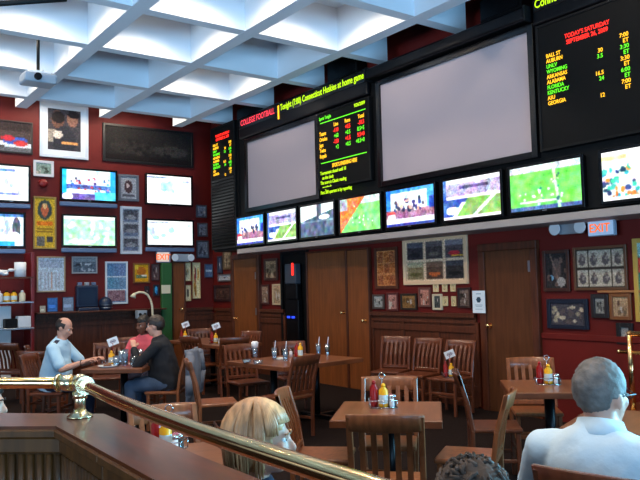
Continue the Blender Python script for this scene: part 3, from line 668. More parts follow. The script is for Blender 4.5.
framed('photo in a wide dark blue frame low beside the last door', 'R', (546.5, 299, 587.5, 329), (16, 24, 44), .05, c)
framed('small grey photo in a black frame below the eight cards', 'R', (590.5, 294, 608, 318), (34, 26, 28), .05, photo((130, 130, 126), (60, 60, 60), 7, 14, 16))
framed('tan print in a gold brown frame below the eight cards', 'R', (609, 293.5, 631, 320), (124, 74, 36), .04, photo((166, 138, 108), (90, 66, 54), 7, 14, 16))
framed('black framed photo partly behind the brass railing', 'R', (616, 323, 632.5, 344.5), (26, 22, 24), .05, photo((138, 138, 140), (66, 66, 66), 7, 14, 16))
c = Canvas(12, 40, (78, 140, 130), 10); c.rect(0, .0, 1, .18, (150, 190, 190), 20); c.rect(0, .2, 1, .4, (190, 70, 60), 20); c.rect(0, .72, 1, 1, (190, 180, 120), 20)
framed('tall teal and red poster in a gold frame at right picture edge', 'R', (633.5, 238, 652, 322), (196, 160, 70), .05, c, 'poster', 'framed_poster')
t = tag(MB().box((0, 0, 0), (.52, .03, .025), bevel=.004).build('picture_ledge', mat('pale_ledge_wood', (170, 112, 66))), 'thin pale wood ledge strip above the tan print', 'ledge'); p = onX(619, 291.5, XR-.02); t.location = p; t.rotation_euler = (0, 0, -PI/2)
# white notice taped on the last door jamb
p0, w_, h_, rz = wall_frame('R', (472.5, 290.7, 485, 313), .10)
t = thing('paper_notice', 'white paper notice with a blue emblem beside the last door', 'notice', p0, rz)
c = Canvas(20, 32, (222, 234, 244), 3); c.ell(.5, .4, .18, .13, (60, 84, 104)); c.rect(.4, .3, .6, .5, (52, 76, 96)); c.rect(.3, .12, .7, .16, (120, 150, 180)); c.rect(.2, .62, .8, .65, (150, 176, 196)); c.rect(.25, .7, .75, .73, (160, 186, 204)); c.rect(.2, .8, .8, .83, (170, 190, 206))
grid_mesh('sheet', c, w_, h_, M['picture'], t, 0); MB().box((0, .004, 0), (w_, .006, h_)).build('backing', M['paper'], t)

# exit signs and emergency lights
def exit_sign(label, plane, box, lit, off, lightbox, lab2):
    c, w_, h_, rz = wall_frame(plane, box, off)
    t = thing('exit_sign', label, 'exit sign', c, rz)
    MB().box((0, .03, 0), (w_, .06, h_), bevel=.008).build('housing', M['exitgrey'], t)
    if lit: MB().box((-w_*.05, -.002, 0), (w_*.85, .006, h_*.84)).build('lit_face', M['exitface'], t)
    else: MB().box((0, -.002, 0), (w_*.94, .006, h_*.88)).build('face', mat('brightened_exit_face', (170, 195, 220), emit=(150, 185, 225), es=.45), t)  # face of the unlit sign, emission added to brighten it
    o = text('exit_lettering', 'EXIT', M['exitglow'], t, -w_*(.05 if lit else .03), -h_*.24, h_*.72, 'CENTER', .95, -.009, 1.0, .012)
    c, w_, h_, rz = wall_frame(plane, lightbox, off)
    t = thing('emergency_light', lab2, 'emergency light', c, rz)
    MB().box((0, .04, 0), (w_*.78, .08, h_*.9), bevel=.01).build('case', M['greyplastic'], t)
    for s in (-1, 1):
        l = MB().lathe([(.03, -.05), (.075, .02), (.075, .03), (.07, .03)], n=16).build('lamp_head', M['whiteplastic'], t); l.location = (s*w_*.42, -.03, 0); l.rotation_euler = (PI/2, 0, 0)
    return t
exit_sign('orange lettered EXIT sign on the right wall below the television row', 'R', (587.5, 219.5, 614, 236), False, .14, (555, 221.5, 585, 234.5), 'grey emergency light with two lamps left of the near exit sign')
exit_sign('small lit EXIT sign on the back wall above the green post', 'B', (157, 251.5, 170.5, 262.5), True, .12, (172.5, 253.5, 191.5, 262), 'grey emergency light with two lamps right of the far exit sign')

# green post with white card, ledge, bell, register, helmet, arch lamp
p0, w_, h_, rz = wall_frame('B', (161.5, 263, 171.5, 300), .1); top = p0.z+h_/2
t = thing('green_post', 'dark green square post below the far exit sign', 'post', (p0.x, p0.y, 0))
MB().box((0, .02, top/2), (w_, .10, top), bevel=.01).build('shaft', M['green'], t); MB().box((0, .015, .1), (w_+.06, .14, .2), bevel=.01).build('plinth', M['green'], t)
p0, w_, h_, rz = wall_frame('B', (161.5, 285, 170.5, 293.5), .14)
t = tag(MB().box((0, 0, 0), (w_, .008, h_), bevel=.002).build('card_sign', M['cream']), 'small cream card fixed to the green post', 'sign'); t.location = p0
p0 = onY(43, 183.5, YB-.03)
t = thing('fire_bell', 'round red alarm bell between the left televisions', 'bell', p0)
b = MB().lathe([(.03, 0), (.085, .0), (.085, .02), (.07, .05), (.03, .07)], n=24).build('gong', M['redplastic'], t); b.rotation_euler = (PI/2, 0, 0)
MB().box((0, .015, -.0), (.1, .03, .1)).build('back_box', M['redplastic'], t)
# ledge of the wainscot carries these
LZ = 1.27; LY = YB-.16
struct(MB().box((4.9, YB-.15, LZ+.01), (2.55, .3, .03), bevel=.006).build('trim_9', M['wain']))
def on_ledge(x): return onY(x, 311, LY)
def ledge_x(x): return onY(x, 308, LY).x
def hz(px): return px*LY*1.0/FPX
xx = ledge_x(88); t = thing('order_terminal', 'dark blue order terminal standing on the back ledge', 'terminal', (xx, LY+.02, LZ+.027))
MB().box((0, .02, .03), (.4, .22, .06), bevel=.01).build('base', M['darkblue'], t); MB().box((0, .05, .28), (.42, .1, .42), bevel=.015).build('monitor', M['darkblue'], t)
MB().box((0, -.004, .28), (.36, .008, .34)).build('display', mat('dark_display', (16, 30, 56), rough=.15), t)
for dx, m_ in ((-.14, 'bluestrip'), (.0, 'greyplastic'), (.13, 'bluestrip')): MB().box((dx, .05, .52), (.08, .08, .06), bevel=.008).build('top_box', M[m_], t)
xx = ledge_x(105.5); t = thing('helmet', 'dark blue sports helmet on the back ledge beside the terminal', 'helmet', (xx, LY, LZ+.027))
MB().sph((0, .0, .13), .13, (1, 1.1, 1)).cyl((0, 0, 0), (0, 0, .05), .1, .11).build('shell', M['darkblue'], t)
q = MB()
for z in (.05, .1): q.tube([(-.11, -.05, z), (-.08, -.16, z), (.08, -.16, z), (.11, -.05, z)], .008, 6)
q.build('face_guard', M['steel'], t)
for lab, box, bg in (('blue card picture standing on the back ledge left of the terminal', (47, 295, 58, 309.5), (60, 110, 180)), ('grey blue card picture standing on the back ledge next to the terminal', (62.5, 295, 74, 309.5), (120, 140, 166)), ('tiny cream card standing on the back ledge at its left end', (40, 303.5, 45.5, 310), (206, 196, 176))):
    p0, w_, h_, rz = wall_frame('B', box, .1)
    t = thing('standing_card', lab, 'card', (p0.x, p0.y, LZ+.027+h_/2), 0)
    frame_bars(MB(), w_, h_, .012, .015).build('frame', M['darkblue'] if bg[0] < 200 else M['cream'], t)
    grid_mesh('print', (lambda c: c.rect(.15, .5, .85, .75, tuple(min(255, v*1.3) for v in bg), 10))(Canvas(10, 12, bg, 14)), w_-.02, h_-.02, M['picture'], t, .004)
    MB().box((0, .05, -h_/2+.01), (w_*.8, .09, .02)).build('foot', M['black'], t)
xx = ledge_x(139); t = thing('arch_lamp', 'cream arched lamp hanging over the back ledge near the green post', 'lamp', (xx, YB-.42, LZ-.24))
pts = [(-.16+.34*k/16, 0, .40+.17*math.sin(PI*k/16*.5+.9)) for k in range(17)]
arc = [(-.22, 0, .56), (-.1, 0, .60), (.0, 0, .59), (.08, 0, .54), (.14, 0, .44), (.17, 0, .32), (.18, 0, .15), (.18, 0, .02)]
MB().tube(arc, .022, 8).build('arm', M['cream'], t); MB().cyl((.18, 0, 0), (.18, 0, .03), .07).box((.18, .19, .02), (.06, .36, .05)).build('wall_bracket', M['cream'], t)
MB().cyl((-.23, 0, .50), (-.2, 0, .57), .06, .03).build('lamp_head', M['cream'], t)
t = thing('card_reader', 'grey box with two knobs fixed to the ledge front under the arched lamp', 'terminal', (ledge_x(137), YB-.375, LZ-.16))
MB().box((0, .19, .08), (.06, .26, .06)).build('wall_bracket', M['black'], t); MB().box((0, 0, .08), (.2, .14, .16), bevel=.01).build('case', M['greyplastic'], t)
for dx in (-.05, .05): MB().cyl((dx, -.07, .08), (dx, -.085, .08), .03).build('dial', M['black'], t)

# service station at the left end
t = thing('service_station', 'white service cabinet with open wire shelves at the left edge', 'cabinet', (2.81, 13.72, 0))
MB().box((-.3, .18, .72), (1.3, .36, 1.44), bevel=.01).build('cabinet_body', M['whiteplastic'], t)
MB().box((.68, .1, 1.35), (.06, .5, 2.1), bevel=.006).build('end_post', M['redplastic'], t)
for z, d in ((1.5, .3), (1.04, .36)):
    MB().box((.36, -.12, z), (.62, d, .03), bevel=.004).build('shelf', M['steel'], t)
MB().box((.36, -.12, 1.94), (.62, .26, .03)).build('shelf', M['wain'], t)
MB().box((-.12, .0, 1.75), (.08, .1, .6)).build('white_upright', M['whiteplastic'], t)
MB().box((.3, .345, 1.7), (1.0, .02, .9)).build('back_panel', M['red'], t)
def bottle(name, label, cat, loc, r, h, bm_, cm, group=None, neck=.42, lab=None):
    t = thing(name, label, cat, loc, 0, group)
    MB().lathe([(r*.92, 0), (r, .01), (r, h*.70), (r*neck, h*.84), (r*neck, h*.88)], n=14).build('body', bm_, t)
    MB().lathe([(r*neck*1.15, h*.86), (r*neck*1.15, h*.94), (r*neck*.5, h)], n=12).build('cap', cm, t)
    if lab: MB().lathe([(r*1.02, h*.15), (r*1.02, h*.52)], n=14, cap=False).build('label_band', lab, t)
    return t
for k, (dx, m_, lab) in enumerate(((.12, 'whiteplastic', 'white squeeze bottle first on the left shelf'), (.24, 'mustard', 'yellow bottle second on the left wire shelf'), (.36, 'mustard', 'yellow bottle third on the left wire shelf'), (.5, 'cream', 'cream bottle last on the left wire shelf'))):
    bottle('sauce_bottle', lab, 'bottle', (2.81+dx, 13.58, 1.517), .055, .2, M[m_], M['black'] if 0 < k < 3 else M['whiteplastic'], 'sauce bottles on the left shelf', lab=M['label'] if k in (1, 2) else None)
t = thing('towel_dispenser', 'white paper roll on the top shelf of the service station', 'paper roll', (3.28, 13.6, 1.957)); MB().cyl((0, 0, 0), (0, 0, .26), .1).build('roll', M['paper'], t); MB().cyl((0, 0, .26), (0, 0, .265), .025).build('core', M['cream'], t)
t = thing('cloth_bundle', 'crumpled white cloth beside the paper roll on the shelf', 'cloth', (3.02, 13.6, 1.957))
q = MB()
for k in range(9): q.sph((random.uniform(-.12, .1), random.uniform(-.06, .06), .05+random.uniform(0, .08)), random.uniform(.035, .06), (1.4, 1, .7), n=10, m=8)
q.build('cloth', M['paper'], t)
for k, (dx, z, s, m_, lab) in enumerate(((.3, 1.057, (.2, .2, .16), 'black', 'black box left on the lower wire shelf'), (.52, 1.057, (.22, .2, .2), 'whiteplastic', 'white box right on the lower wire shelf'))):
    tag(MB().box((0, 0, s[2]/2), s, bevel=.012).box((0, -s[1]/2, s[2]*.5), (s[0]*.6, .012, s[2]*.4)).build('storage_box', M[m_]), lab, 'box', 'boxes on the service shelf').location = (2.81+dx, 13.58, z)

# projector hung from the ceiling
p0 = Vector((2.74, 10.4, 4.66))
t = thing('projector', 'white ceiling projector hanging on a black pole at left', 'projector', p0)
MB().box((0, 0, .0), (.44, .34, .14), bevel=.03, seg=3).build('body', M['greyplastic'], t)
MB().cyl((-.05, -.17, 0), (-.05, -.21, 0), .05).build('lens', M['black'], t)
MB().cyl((0, 0, .1), (0, 0, .93), .022).build('pole', M['black'], t)
q = MB(); q.box((0, 0, .09), (.3, .2, .05), bevel=.01)
for s in (-1, 1): q.bar((s*.17, 0, .07), (s*.06, 0, .16), .03, .1)
q.build('mount', M['whiteplastic'], t); MB().cyl((0, 0, .93), (0, 0, .96), .07).build('ceiling_plate', M['black'], t)
a, b = onY(-20, 5, 5.6), onY(66, -1, 5.6)
tag(MB().cyl(a, b, .02).cyl(a, Vector((a.x, a.y, 5.02)), .012).cyl(b, Vector((b.x, b.y, 5.02)), .012).build('hanging_pipe', M['black']), 'black pipe hanging below the ceiling at the top left corner', 'pipe')

# downlights recessed in the coffers
LIT = [(2.33, 13.05), (3.86, 13.05), (5.4, 13.05), (2.33, 11.8), (2.33, 10.25), (3.86, 8.7), (2.33, 8.7), (5.4, 10.25), (5.4, 7.1), (3.86, 7.1), (.8, 10.25), (.8, 7.1), (3.86, 4.0), (5.4, 4.0), (2.33, 5.6), (.8, 2.4), (.8, 4.0), (2.33, 2.4), (3.86, 2.4), (-.64, 4.0), (2.33, .9), (.8, .9)]
for k, (x, y) in enumerate(LIT):
    t = bpy.data.objects.new('downlight', None); COL.objects.link(t); t.location = (x+.02, y+.1, 5.56)
    tag(t, 'round recessed downlight inside a ceiling coffer', 'ceiling lamp', 'downlights in the ceiling coffers', shared=True)
    MB().lathe([(.10, 0), (.13, 0), (.13, .06), (.10, .06)], n=20).build('trim_ring', M['whiteplastic'], t); MB().cyl((0, 0, .03), (0, 0, .05), .1).build('diffuser', M['lampglow'], t)
    spot('downlight_beam', (x+.02, y+.1, 5.54), 130, WARM, 150, .35, .1)

# ================================================================== FURNITURE
# tables -------------------------------------------------------------
def table(label, corners=None, c=None, size=None, rz=0, h=.76, base=True):
    t = thing('table', label, 'table', (c[0], c[1], 0), rz)
    q = MB(); q.box((0, 0, h-.018), (size[0], size[1], .036), bevel=.006); q.build('table_top', M['table'], t)
    q = MB(); frame_bars_h(q, size[0]+.012, size[1]+.012, .02, .05, h-.052); q.build('edge_band', M['tabledge'], t)
    cols = [0] if size[0] < 1.2 else [-size[0]*.27, size[0]*.27]
    for x in cols:
        MB().cyl((x, 0, .04), (x, 0, h-.05), .045).build('column', M['blackmetal'], t)
        q = MB()
        q.box((x, 0, .03), (.58, .07, .04), bevel=.01); q.box((x, 0, .031), (.07, .58, .04), bevel=.01)
        for sx, sy in ((1, 0), (-1, 0), (0, 1), (0, -1)): q.cyl((x+sx*.27, sy*.27, 0), (x+sx*.27, sy*.27, .02), .025)
        q.build('base', M['blackmetal'], t); MB().box((x, 0, h-.045), (.4, .4, .02)).build('bracket', M['blackmetal'], t)
    return t
def frame_bars_h(q, w, d, fw, hh, z):
    for s in (-1, 1):
        q.box((s*(w-fw)/2, 0, z+hh/2), (fw, d, hh), bevel=.004); q.box((0, s*(d-fw)/2, z+hh/2), (w-2*fw, fw, hh), bevel=.004)
A45 = math.radians(-44)
T1 = table('square wooden table in the middle foreground with ketchup caddy, two chairs across it', c=(3.48, 3.97), size=(.80, .74), rz=math.radians(45))
T2 = table('long wooden table with several drinking glasses, in front of the dark doorway', c=(5.07, 7.52), size=(1.27, 1.12), rz=math.radians(6))
T3 = table('wooden table with ketchup caddy beside the grey haired man', c=(5.28, 3.93), size=(.80, .74), rz=math.radians(45))
T4 = table('far wooden table with two menu cards near the green post', c=(5.85, 11.2), size=(.8, 1.9), rz=0)
Vt = Vector((.66, .75, 0))
p5 = onZ(111, 369, .76); T5C = (p5.x+.42*.66, p5.y+.42*.75)
T5 = table('wooden table between the two seated men, crowded with glasses', c=T5C, size=(.72, .84), rz=math.radians(-41))
T7 = table('table mostly hidden behind the brass rail and wooden ledge', c=(1.66, 3.68), size=(.6, .6), rz=math.radians(-10))
T8 = table('low dark table at the right edge beside the brass railing', c=(4.35, 2.55), size=(.8, .8), rz=math.radians(20))

# chairs -------------------------------------------------------------
def make_chair(label, wood_, loc, rz, group=None, nsl=5):
    """origin on the floor under the seat centre, sitter faces +y"""
    t = thing('dining_chair', label, 'chair', loc, rz, group); W = .42
    q = MB()   # saddle seat
    q.loft([((0, .01, .425), .19, .18), ((0, .01, .432), .215, .205), ((0, .01, .455), .218, .208), ((0, .01, .465), .205, .195)], 4) if False else q.box((0, .01, .445), (.43, .42, .036), bevel=.012, seg=2)
    q.build('seat', wood_, t)
    def post(x): return [(x*.93, -.19, .0), (x*.96, -.185, .25), (x, -.185, .45), (x*1.0, -.215, .66), (x, -.285, .90)]
    for s in (-1, 1):
        P = post(s*W/2); q = MB()
        for a, b in zip(P, P[1:]): q.bar(a, (Vector(b)+(Vector(b)-Vector(a))*.02), .036, .034, bevel=.005)
        q.build('rear_post', wood_, t)
        MB().bar((s*.185, .185, 0), (s*.185, .18, .43), .036, .036, bevel=.005).build('front_leg', wood_, t)
        MB().bar((s*.187, -.17, .2), (s*.187, .17, .2), .02, .03, bevel=.004).build('side_stretcher', wood_, t)
    MB().box((0, .0, .2), (.36, .02, .03), bevel=.004).build('cross_stretcher', wood_, t)
    MB().box((0, .182, .27), (.34, .02, .03), bevel=.004).build('front_stretcher', wood_, t)
    q = MB()
    rows = []
    for k in range(13):
        x = -.228+.456*k/12; y = -.276-.032*(1-(x/.228)**2); hgt = .05+.006*(1-(x/.228)**2); zc = .862
        sec = [(-.011, -hgt+.004), (-.011, hgt-.004), (-.007, hgt), (.007, hgt), (.011, hgt-.004), (.011, -hgt+.004), (.007, -hgt), (-.007, -hgt)]
        rows.append([q.bm.verts.new((x, y+d-.27*v, zc+v)) for d, v in sec])
    for a_, b_ in zip(rows, rows[1:]):
        for k in range(8): f = q.bm.faces.new((a_[k], a_[(k+1) % 8], b_[(k+1) % 8], b_[k])); f.smooth = k in (0, 4)
    q.bm.faces.new(rows[0][::-1]); q.bm.faces.new(rows[-1])
    q.build('crest_rail', wood_, t)
    MB().box((0, -.19, .50), (.38, .022, .04), bevel=.004).build('lower_rail', wood_, t)
    for k in range(nsl):
        x = (-.5+(k+.5)/nsl)*.345
        q = MB(); q.bar((x, -.193, .50), (x, -.222, .66), .034, .012, up=(1, 0, 0)); q.bar((x, -.222, .66), (x, -.283-.006*(1-abs(x)/.2), .84), .034, .012, up=(1, 0, 0)); q.build('slat', wood_, t)
    return t
CREST = [(-.225, .0), (-.12, -.022), (0, -.03), (.12, -.022), (.225, .0)]
PROTO = {}
def chair(label, crest, face, kind='chair', group=None, sc=1.0):
    """crest: where the middle of the top rail stands; face: direction the sitter looks"""
    f = Vector((face[0], face[1])).normalized(); rz = math.atan2(-f.x, f.y)
    loc = (crest[0]+f.x*.29*sc, crest[1]+f.y*.29*sc, 0)
    if kind not in PROTO: PROTO[kind] = make_chair(label, M[kind], loc, rz, group); return PROTO[kind]
    o = dup(PROTO[kind], label, loc, rz, group); o.scale = (sc, sc, sc); return o
G = 'slat back dining chairs'
chair('nearest chair seen from behind, pushed to the middle foreground table', (2.78, 3.21), (.70, .71), group=G)
chair('chair facing us behind the middle foreground table', (3.94, 4.48), (-.70, -.71), group=G)
chair('chair turned sideways between the middle table and the right table', (4.60, 4.36), (.72, -.69), 'chairdark', G)
chair('chair seen from its side, in front of the grey haired mans left shoulder', (4.03, 3.32), (-.55, .84), group=G)
chair('chair facing us behind the right table with the caddy', (5.87, 4.58), (-.70, -.71), group=G)
chair('chair just right of the blonde womans head, facing the middle table', (2.90, 4.48), (.72, -.69), group=G)
chair('chair seen from behind at the near side of the long glasses table', (4.55, 6.52), (-.25, .97), 'chairdark', G)
chair('chair facing us at the far side of the long table, behind the mustard bottle', (5.54, 8.36), (-.3, -.95), 'chairdark', G)
chair('chair facing us at the far left of the long glasses table', (4.83, 8.5), (-.12, -.99), 'chairdark', G)
chair('chair seen from behind at the near end of the far menu card table', (5.47, 9.76), (.35, .94), 'chairdark', G)
chair('sideways chair with its back to the pale hung jacket', (3.42, 7.12), (.93, -.36), 'chair', G)
chair('chair tucked to the left side of the far menu card table', (5.10, 10.55), (.95, .3), 'chairdark', G)
chair('chair right of the far menu card table by the wainscot', (6.45, 10.9), (-.9, -.3), 'chairdark', G)
chair('chair behind the far menu card table facing us', (6.25, 12.5), (-.3, -.95), 'chairdark', G)
chair('leftmost of three chairs along the wainscot, turned sideways', (7.08, 7.86), (-.88, -.45), 'chairdark', 'chairs along the wainscot')
chair('middle one of three chairs along the wainscot', (7.12, 7.24), (-.97, -.22), 'chairdark', 'chairs along the wainscot')
chair('rightmost of three chairs along the wainscot, with caddy on its seat', (7.12, 6.64), (-.98, -.18), 'chairdark', 'chairs along the wainscot')
chair('chair facing us just below the sloping brass rail', (1.95, 4.45), (-.12, -.99), group=G)
chair('chair with the man in the pale blue shirt leaning on it', (2.225, 1.455), (.97, .22), 'chairdark', G, 1.1)
V5 = Vector((.757, -.653, 0)); C5 = Vector((*T5C, 0))
M1 = C5 - V5*.90; M2 = C5 + V5*.54
chair('chair of the bald man in the uniform shirt', (M1.x-.29*.757-.02, M1.y+.29*.653), (.757, -.653), 'chairdark', G)
chair('chair of the man in the black jacket', (M2.x+.29*.757, M2.y-.29*.653), (-.757, .653), 'chair', G)
PK = C5 + Vector((.66, .75, 0))*.9 - V5*.04
chair('chair of the person in pink at the far side of the mens table', (PK.x+.29*.66, PK.y+.29*.75), (-.66, -.75), 'chairdark', G)
for lab, (x, y), f in (('dark empty chair cut by the left picture edge', (2.62, 11.7), (.8, .6)), ('dark empty chair second from the left picture edge', (2.70, 10.8), (.95, -.3)), ('dark empty chair just beyond the bald mans chair', (2.50, 9.8), (.8, .6)), ('empty chair with its back to the wall left of the diners heads', (3.75, 10.4), (-.4, -.9)), ('empty far chair between the diners and the back wall', (4.45, 11.3), (-.3, -.95))):
    chair(lab, (x, y), f, 'chairdark', G)
# pale jacket hung on the chair right of the man in black
cj = Vector((M2.x+.29*.757, M2.y-.29*.653, 0)); fj = Vector((-.757, .653, 0)).normalized(); rj = math.atan2(-fj.x, fj.y)
t = thing('hung_jacket', 'pale blue jacket hung on the chair of the man in black', 'jacket', (cj.x+fj.x*.29, cj.y+fj.y*.29, 0), rj)
q = MB(); n = 14
def jac(u, v): return (-.25+.5*u+.012*math.sin(9*v), -.305-.05*math.sin(PI*u)-.035*math.sin(v*3)+.012*math.sin(23*u+3*v), .95-.62*v-.03*math.sin(7*u)*v)
vs = [[q.bm.verts.new(jac(i/n, j/n)) for i in range(n+1)] for j in range(n+1)]; ws = [[q.bm.verts.new((p.co.x*.96, p.co.y+.03, p.co.z-.006)) for p in r] for r in vs]
for j in range(n):
    for i in range(n):
        q.bm.faces.new((vs[j][i], vs[j+1][i], vs[j+1][i+1], vs[j][i+1])); q.bm.faces.new((ws[j][i], ws[j][i+1], ws[j+1][i+1], ws[j+1][i]))
bd = [(0, i) for i in range(n)]+[(i, n) for i in range(n)]+[(n, n-i) for i in range(n)]+[(n-i, 0) for i in range(n)]
for k in range(len(bd)):
    (a, b), (c_, d_) = bd[k], bd[(k+1) % len(bd)]; q.bm.faces.new((vs[a][b], vs[c_][d_], ws[c_][d_], ws[a][b]))
q.build('jacket_body', M['paleblue_cloth'], t, smooth=True)
q = MB(); q.limb([(-.23, -.34, .88), (-.27, -.35, .66), (-.25, -.33, .42)], [.05, .055, .045]); q.build('sleeve', M['paleblue_cloth'], t)
q = MB(); q.limb([(.23, -.34, .88), (.27, -.35, .66), (.25, -.33, .42)], [.05, .055, .045]); q.build('sleeve', M['paleblue_cloth'], t)

# things on the tables ------------------------------------------------
TZ = .7605
def caddy(where, loc, rz, menu=False, ketchup=True, mustard=True, z=TZ, ring=True, pepper=True, pk=True):
    t = thing('condiment_caddy', 'wire condiment caddy '+where, 'caddy', (loc[0], loc[1], z), rz, 'condiment caddies')
    q = MB()
    for zz in (.004, .055):
        q.tube([(-.1, -.07, zz), (.1, -.07, zz), (.1, .07, zz), (-.1, .07, zz)], .0035, 6, True)
    for x in (-.1, 0, .1):
        for y in (-.07, .07): q.cyl((x, y, .003), (x, y, .055), .003, n=6)
    q.build('wire_rack', M['chrome'], t); MB().box((0, 0, .004), (.2, .14, .004)).build('tray', M['chrome'], t)
    if ring and not menu:
        q = MB(); q.cyl((0, .045, .005), (0, .045, .20), .0045, n=8); q.tube([(.022*math.cos(a*PI/6), .045, .222+.022*math.sin(a*PI/6)) for a in range(12)], .0045, 6, True); q.build('carry_handle', M['chrome'], t)
    R = Matrix.Rotation(rz, 3, 'Z')
    def at(dx, dy): v = R @ Vector((dx, dy, 0)); return (loc[0]+v.x, loc[1]+v.y, z+.0065)
    if ketchup: bottle('ketchup_bottle', 'red ketchup bottle '+where, 'bottle', at(-.064, .012), .03, .19, M['ketchup'], M['ketchup'], 'ketchup bottles', lab=None)
    if mustard: bottle('mustard_bottle', 'yellow mustard bottle '+where, 'bottle', at(.003, -.032), .0345, .17, M['mustard'], M['mustard'], 'mustard bottles', lab=M['label'])
    def shaker(nm, lab, m_, xy):
        s_ = thing(nm, lab, 'shaker', at(*xy), 0, nm.replace('_', ' ')+'s')
        MB().lathe([(.018, 0), (.019, .01), (.016, .065)], n=12).build('body', m_, s_); MB().lathe([(.017, .063), (.017, .078), (.01, .086)], n=12).build('cap', M['chrome'], s_)
    shaker('salt_shaker', 'white salt shaker '+where, M['salt'], (.062, -.048))
    if pepper: shaker('pepper_shaker', 'dark pepper shaker '+where, M['pepper'], (.08, -.008))
    if pk:
        s_ = thing('sweetener_packets', 'pink and white sweetener packets '+where, 'packets', at(.05, .043), rz, 'sweetener packets')
        MB().box((0, 0, .03), (.06, .045, .06), bevel=.004).build('holder', M['pepper'], s_)
        q = MB()
        for k in range(4): q.box((-.02+.013*k, 0, .055), (.004, .04, .05), Matrix.Rotation(.12*(k-1.5), 3, 'Y'))
        q.build('packet', M['pink'], s_)
    if menu:
        s_ = thing('menu_card', 'tilted white menu card on a stick '+where, 'menu card', at(.0, .045), rz, 'menu cards')
        MB().cyl((0, 0, 0), (0, 0, .26), .006, n=8).build('stick', M['redplastic'], s_)
        c = Canvas(20, 14, (236, 238, 242), 3); c.ell(.5, .5, .28, .25, (150, 130, 140)); c.ell(.5, .5, .2, .16, (225, 225, 230)); c.rect(.35, .45, .65, .55, (110, 100, 120))
        o = grid_mesh('card_face', c, .13, .095, M['picture'], s_, -.004); o.location = (0, 0, .275); o.rotation_euler = (0, -.35, 0)
        o = MB().box((0, 0, 0), (.13, .005, .095)).build('card_back', M['paper'], s_); o.location = (0, 0, .275); o.rotation_euler = (0, -.35, 0)
    return t
FACE = -YAW   # rotation that turns local -y toward the camera
caddy('on the middle foreground table', tuple(onZ(383, 407, .76))[:2], FACE)
caddy('on the right table beside the grey haired man', tuple(onZ(548, 384, .76))[:2], FACE-.2)
p = onZ(183, 340, .76); caddy('at the left of the far menu card table', (5.60, 11.75), FACE, menu=True)
caddy('at the right of the far menu card table', (5.66, 10.72), FACE, menu=True)
caddy('on the seat of the rightmost wainscot chair', (6.86, 6.60), FACE, menu=True, z=.4645)
caddy('on the hidden table below the brass rail', (1.72, 3.86), FACE-.1)
p = onZ(87, 362, .76); caddy('between the two seated men', (T5C[0]-.10, T5C[1]+.14), FACE, menu=True, ketchup=False)
p = onZ(298, 358, .76)
bottle('ketchup_bottle', 'red capped bottle beside the mustard on the long glasses table', 'bottle', tuple(onZ(297, 357, .7605)), .03, .19, M['ketchup'], M['redplastic'], lab=None)
bottle('mustard_bottle', 'yellow mustard bottle among glasses on the long table', 'bottle', tuple(onZ(300.5, 357.5, .7605)), .033, .185, M['mustard'], M['mustard'], lab=M['label'])
t = thing('salt_shaker', 'white salt shaker beside the mustard on the long table', 'shaker', tuple(onZ(291, 357, .7605))); MB().lathe([(.022, 0), (.022, .06), (.016, .08)], n=12).build('body', M['salt'], t); MB().lathe([(.017, .078), (.017, .095), (.01, .1)], n=12).build('cap', M['chrome'], t)
def glass(label, loc, r=.036, h=.15, fill='water', straw=True, group=None):
    t = thing('drinking_glass', label, 'glass', loc, 0, group)
    MB().lathe([(r*.78, 0), (r*.8, .006), (r, h), (r*.93, h), (r*.73, .012), (r*.01, .012)], n=20, cap=False).build('tumbler', M['glass'], t)
    MB().lathe([(r*.70, .014), (r*.88, h*.7)], n=16).build('drink', M[fill], t)
    if straw: MB().cyl((-.012, 0, .02), (.02, 0, h+.09), .0045, n=8).build('straw', M['straw'], t)
    return t
GG = 'glasses on the long table'
glass('leftmost tall glass with straw on the long table', tuple(onZ(274.5, 360, .7605)), group=GG)
glass('second tall glass with straw from the left on the long table', tuple(onZ(285.5, 361, .7605)), group=GG)
glass('pale glass with straw right of the mustard on the long table', tuple(onZ(318.5, 355, .7605)), group=GG)
glass('dark drink glass at the right end of the long table', tuple(onZ(327.5, 355.5, .7605)), fill='cola', group=GG)
t = thing('foam_topped_glass', 'tall glass with a white foam top at the far left of the long table', 'glass', tuple(onZ(255, 358, .7605)))
MB().lathe([(.032, 0), (.034, .006), (.042, .2), (.039, .2), (.03, .012), (.001, .012)], n=20, cap=False).build('tumbler', M['glass'], t); MB().lathe([(.029, .014), (.036, .13)], n=16).build('drink', M['water'], t); MB().lathe([(.043, .13), (.047, .2), (.03, .215)], n=16).build('foam', M['paper'], t)
for lab, px, py in (('clear ashtray like dish left on the long table', 247, 363), ('clear dish beside another at the near left of the long table', 258, 364)):
    t = thing('glass_dish', lab, 'dish', tuple(onZ(px, py, .7605)), 0, 'clear dishes on the long table'); MB().lathe([(.05, 0), (.065, .045), (.058, .045), (.044, .012), (.001, .012)], n=20, cap=False).build('bowl', M['glass'], t); MB().cyl((.0, 0, .013), (0, 0, .03), .04).build('contents', M['whiteplastic'], t)
t = thing('napkin', 'folded white napkin between glasses on the long table', 'napkin', tuple(onZ(281, 359.5, .7605)), .3); MB().box((0, 0, .008), (.13, .09, .014), bevel=.004).build('fold', M['paper'], t); MB().box((.01, .01, .019), (.1, .07, .008)).build('top_fold', M['paper'], t)
R5 = lambda a, b: (T5C[0]+V5.x*a+.66*b, T5C[1]+V5.y*a+.75*b, TZ)
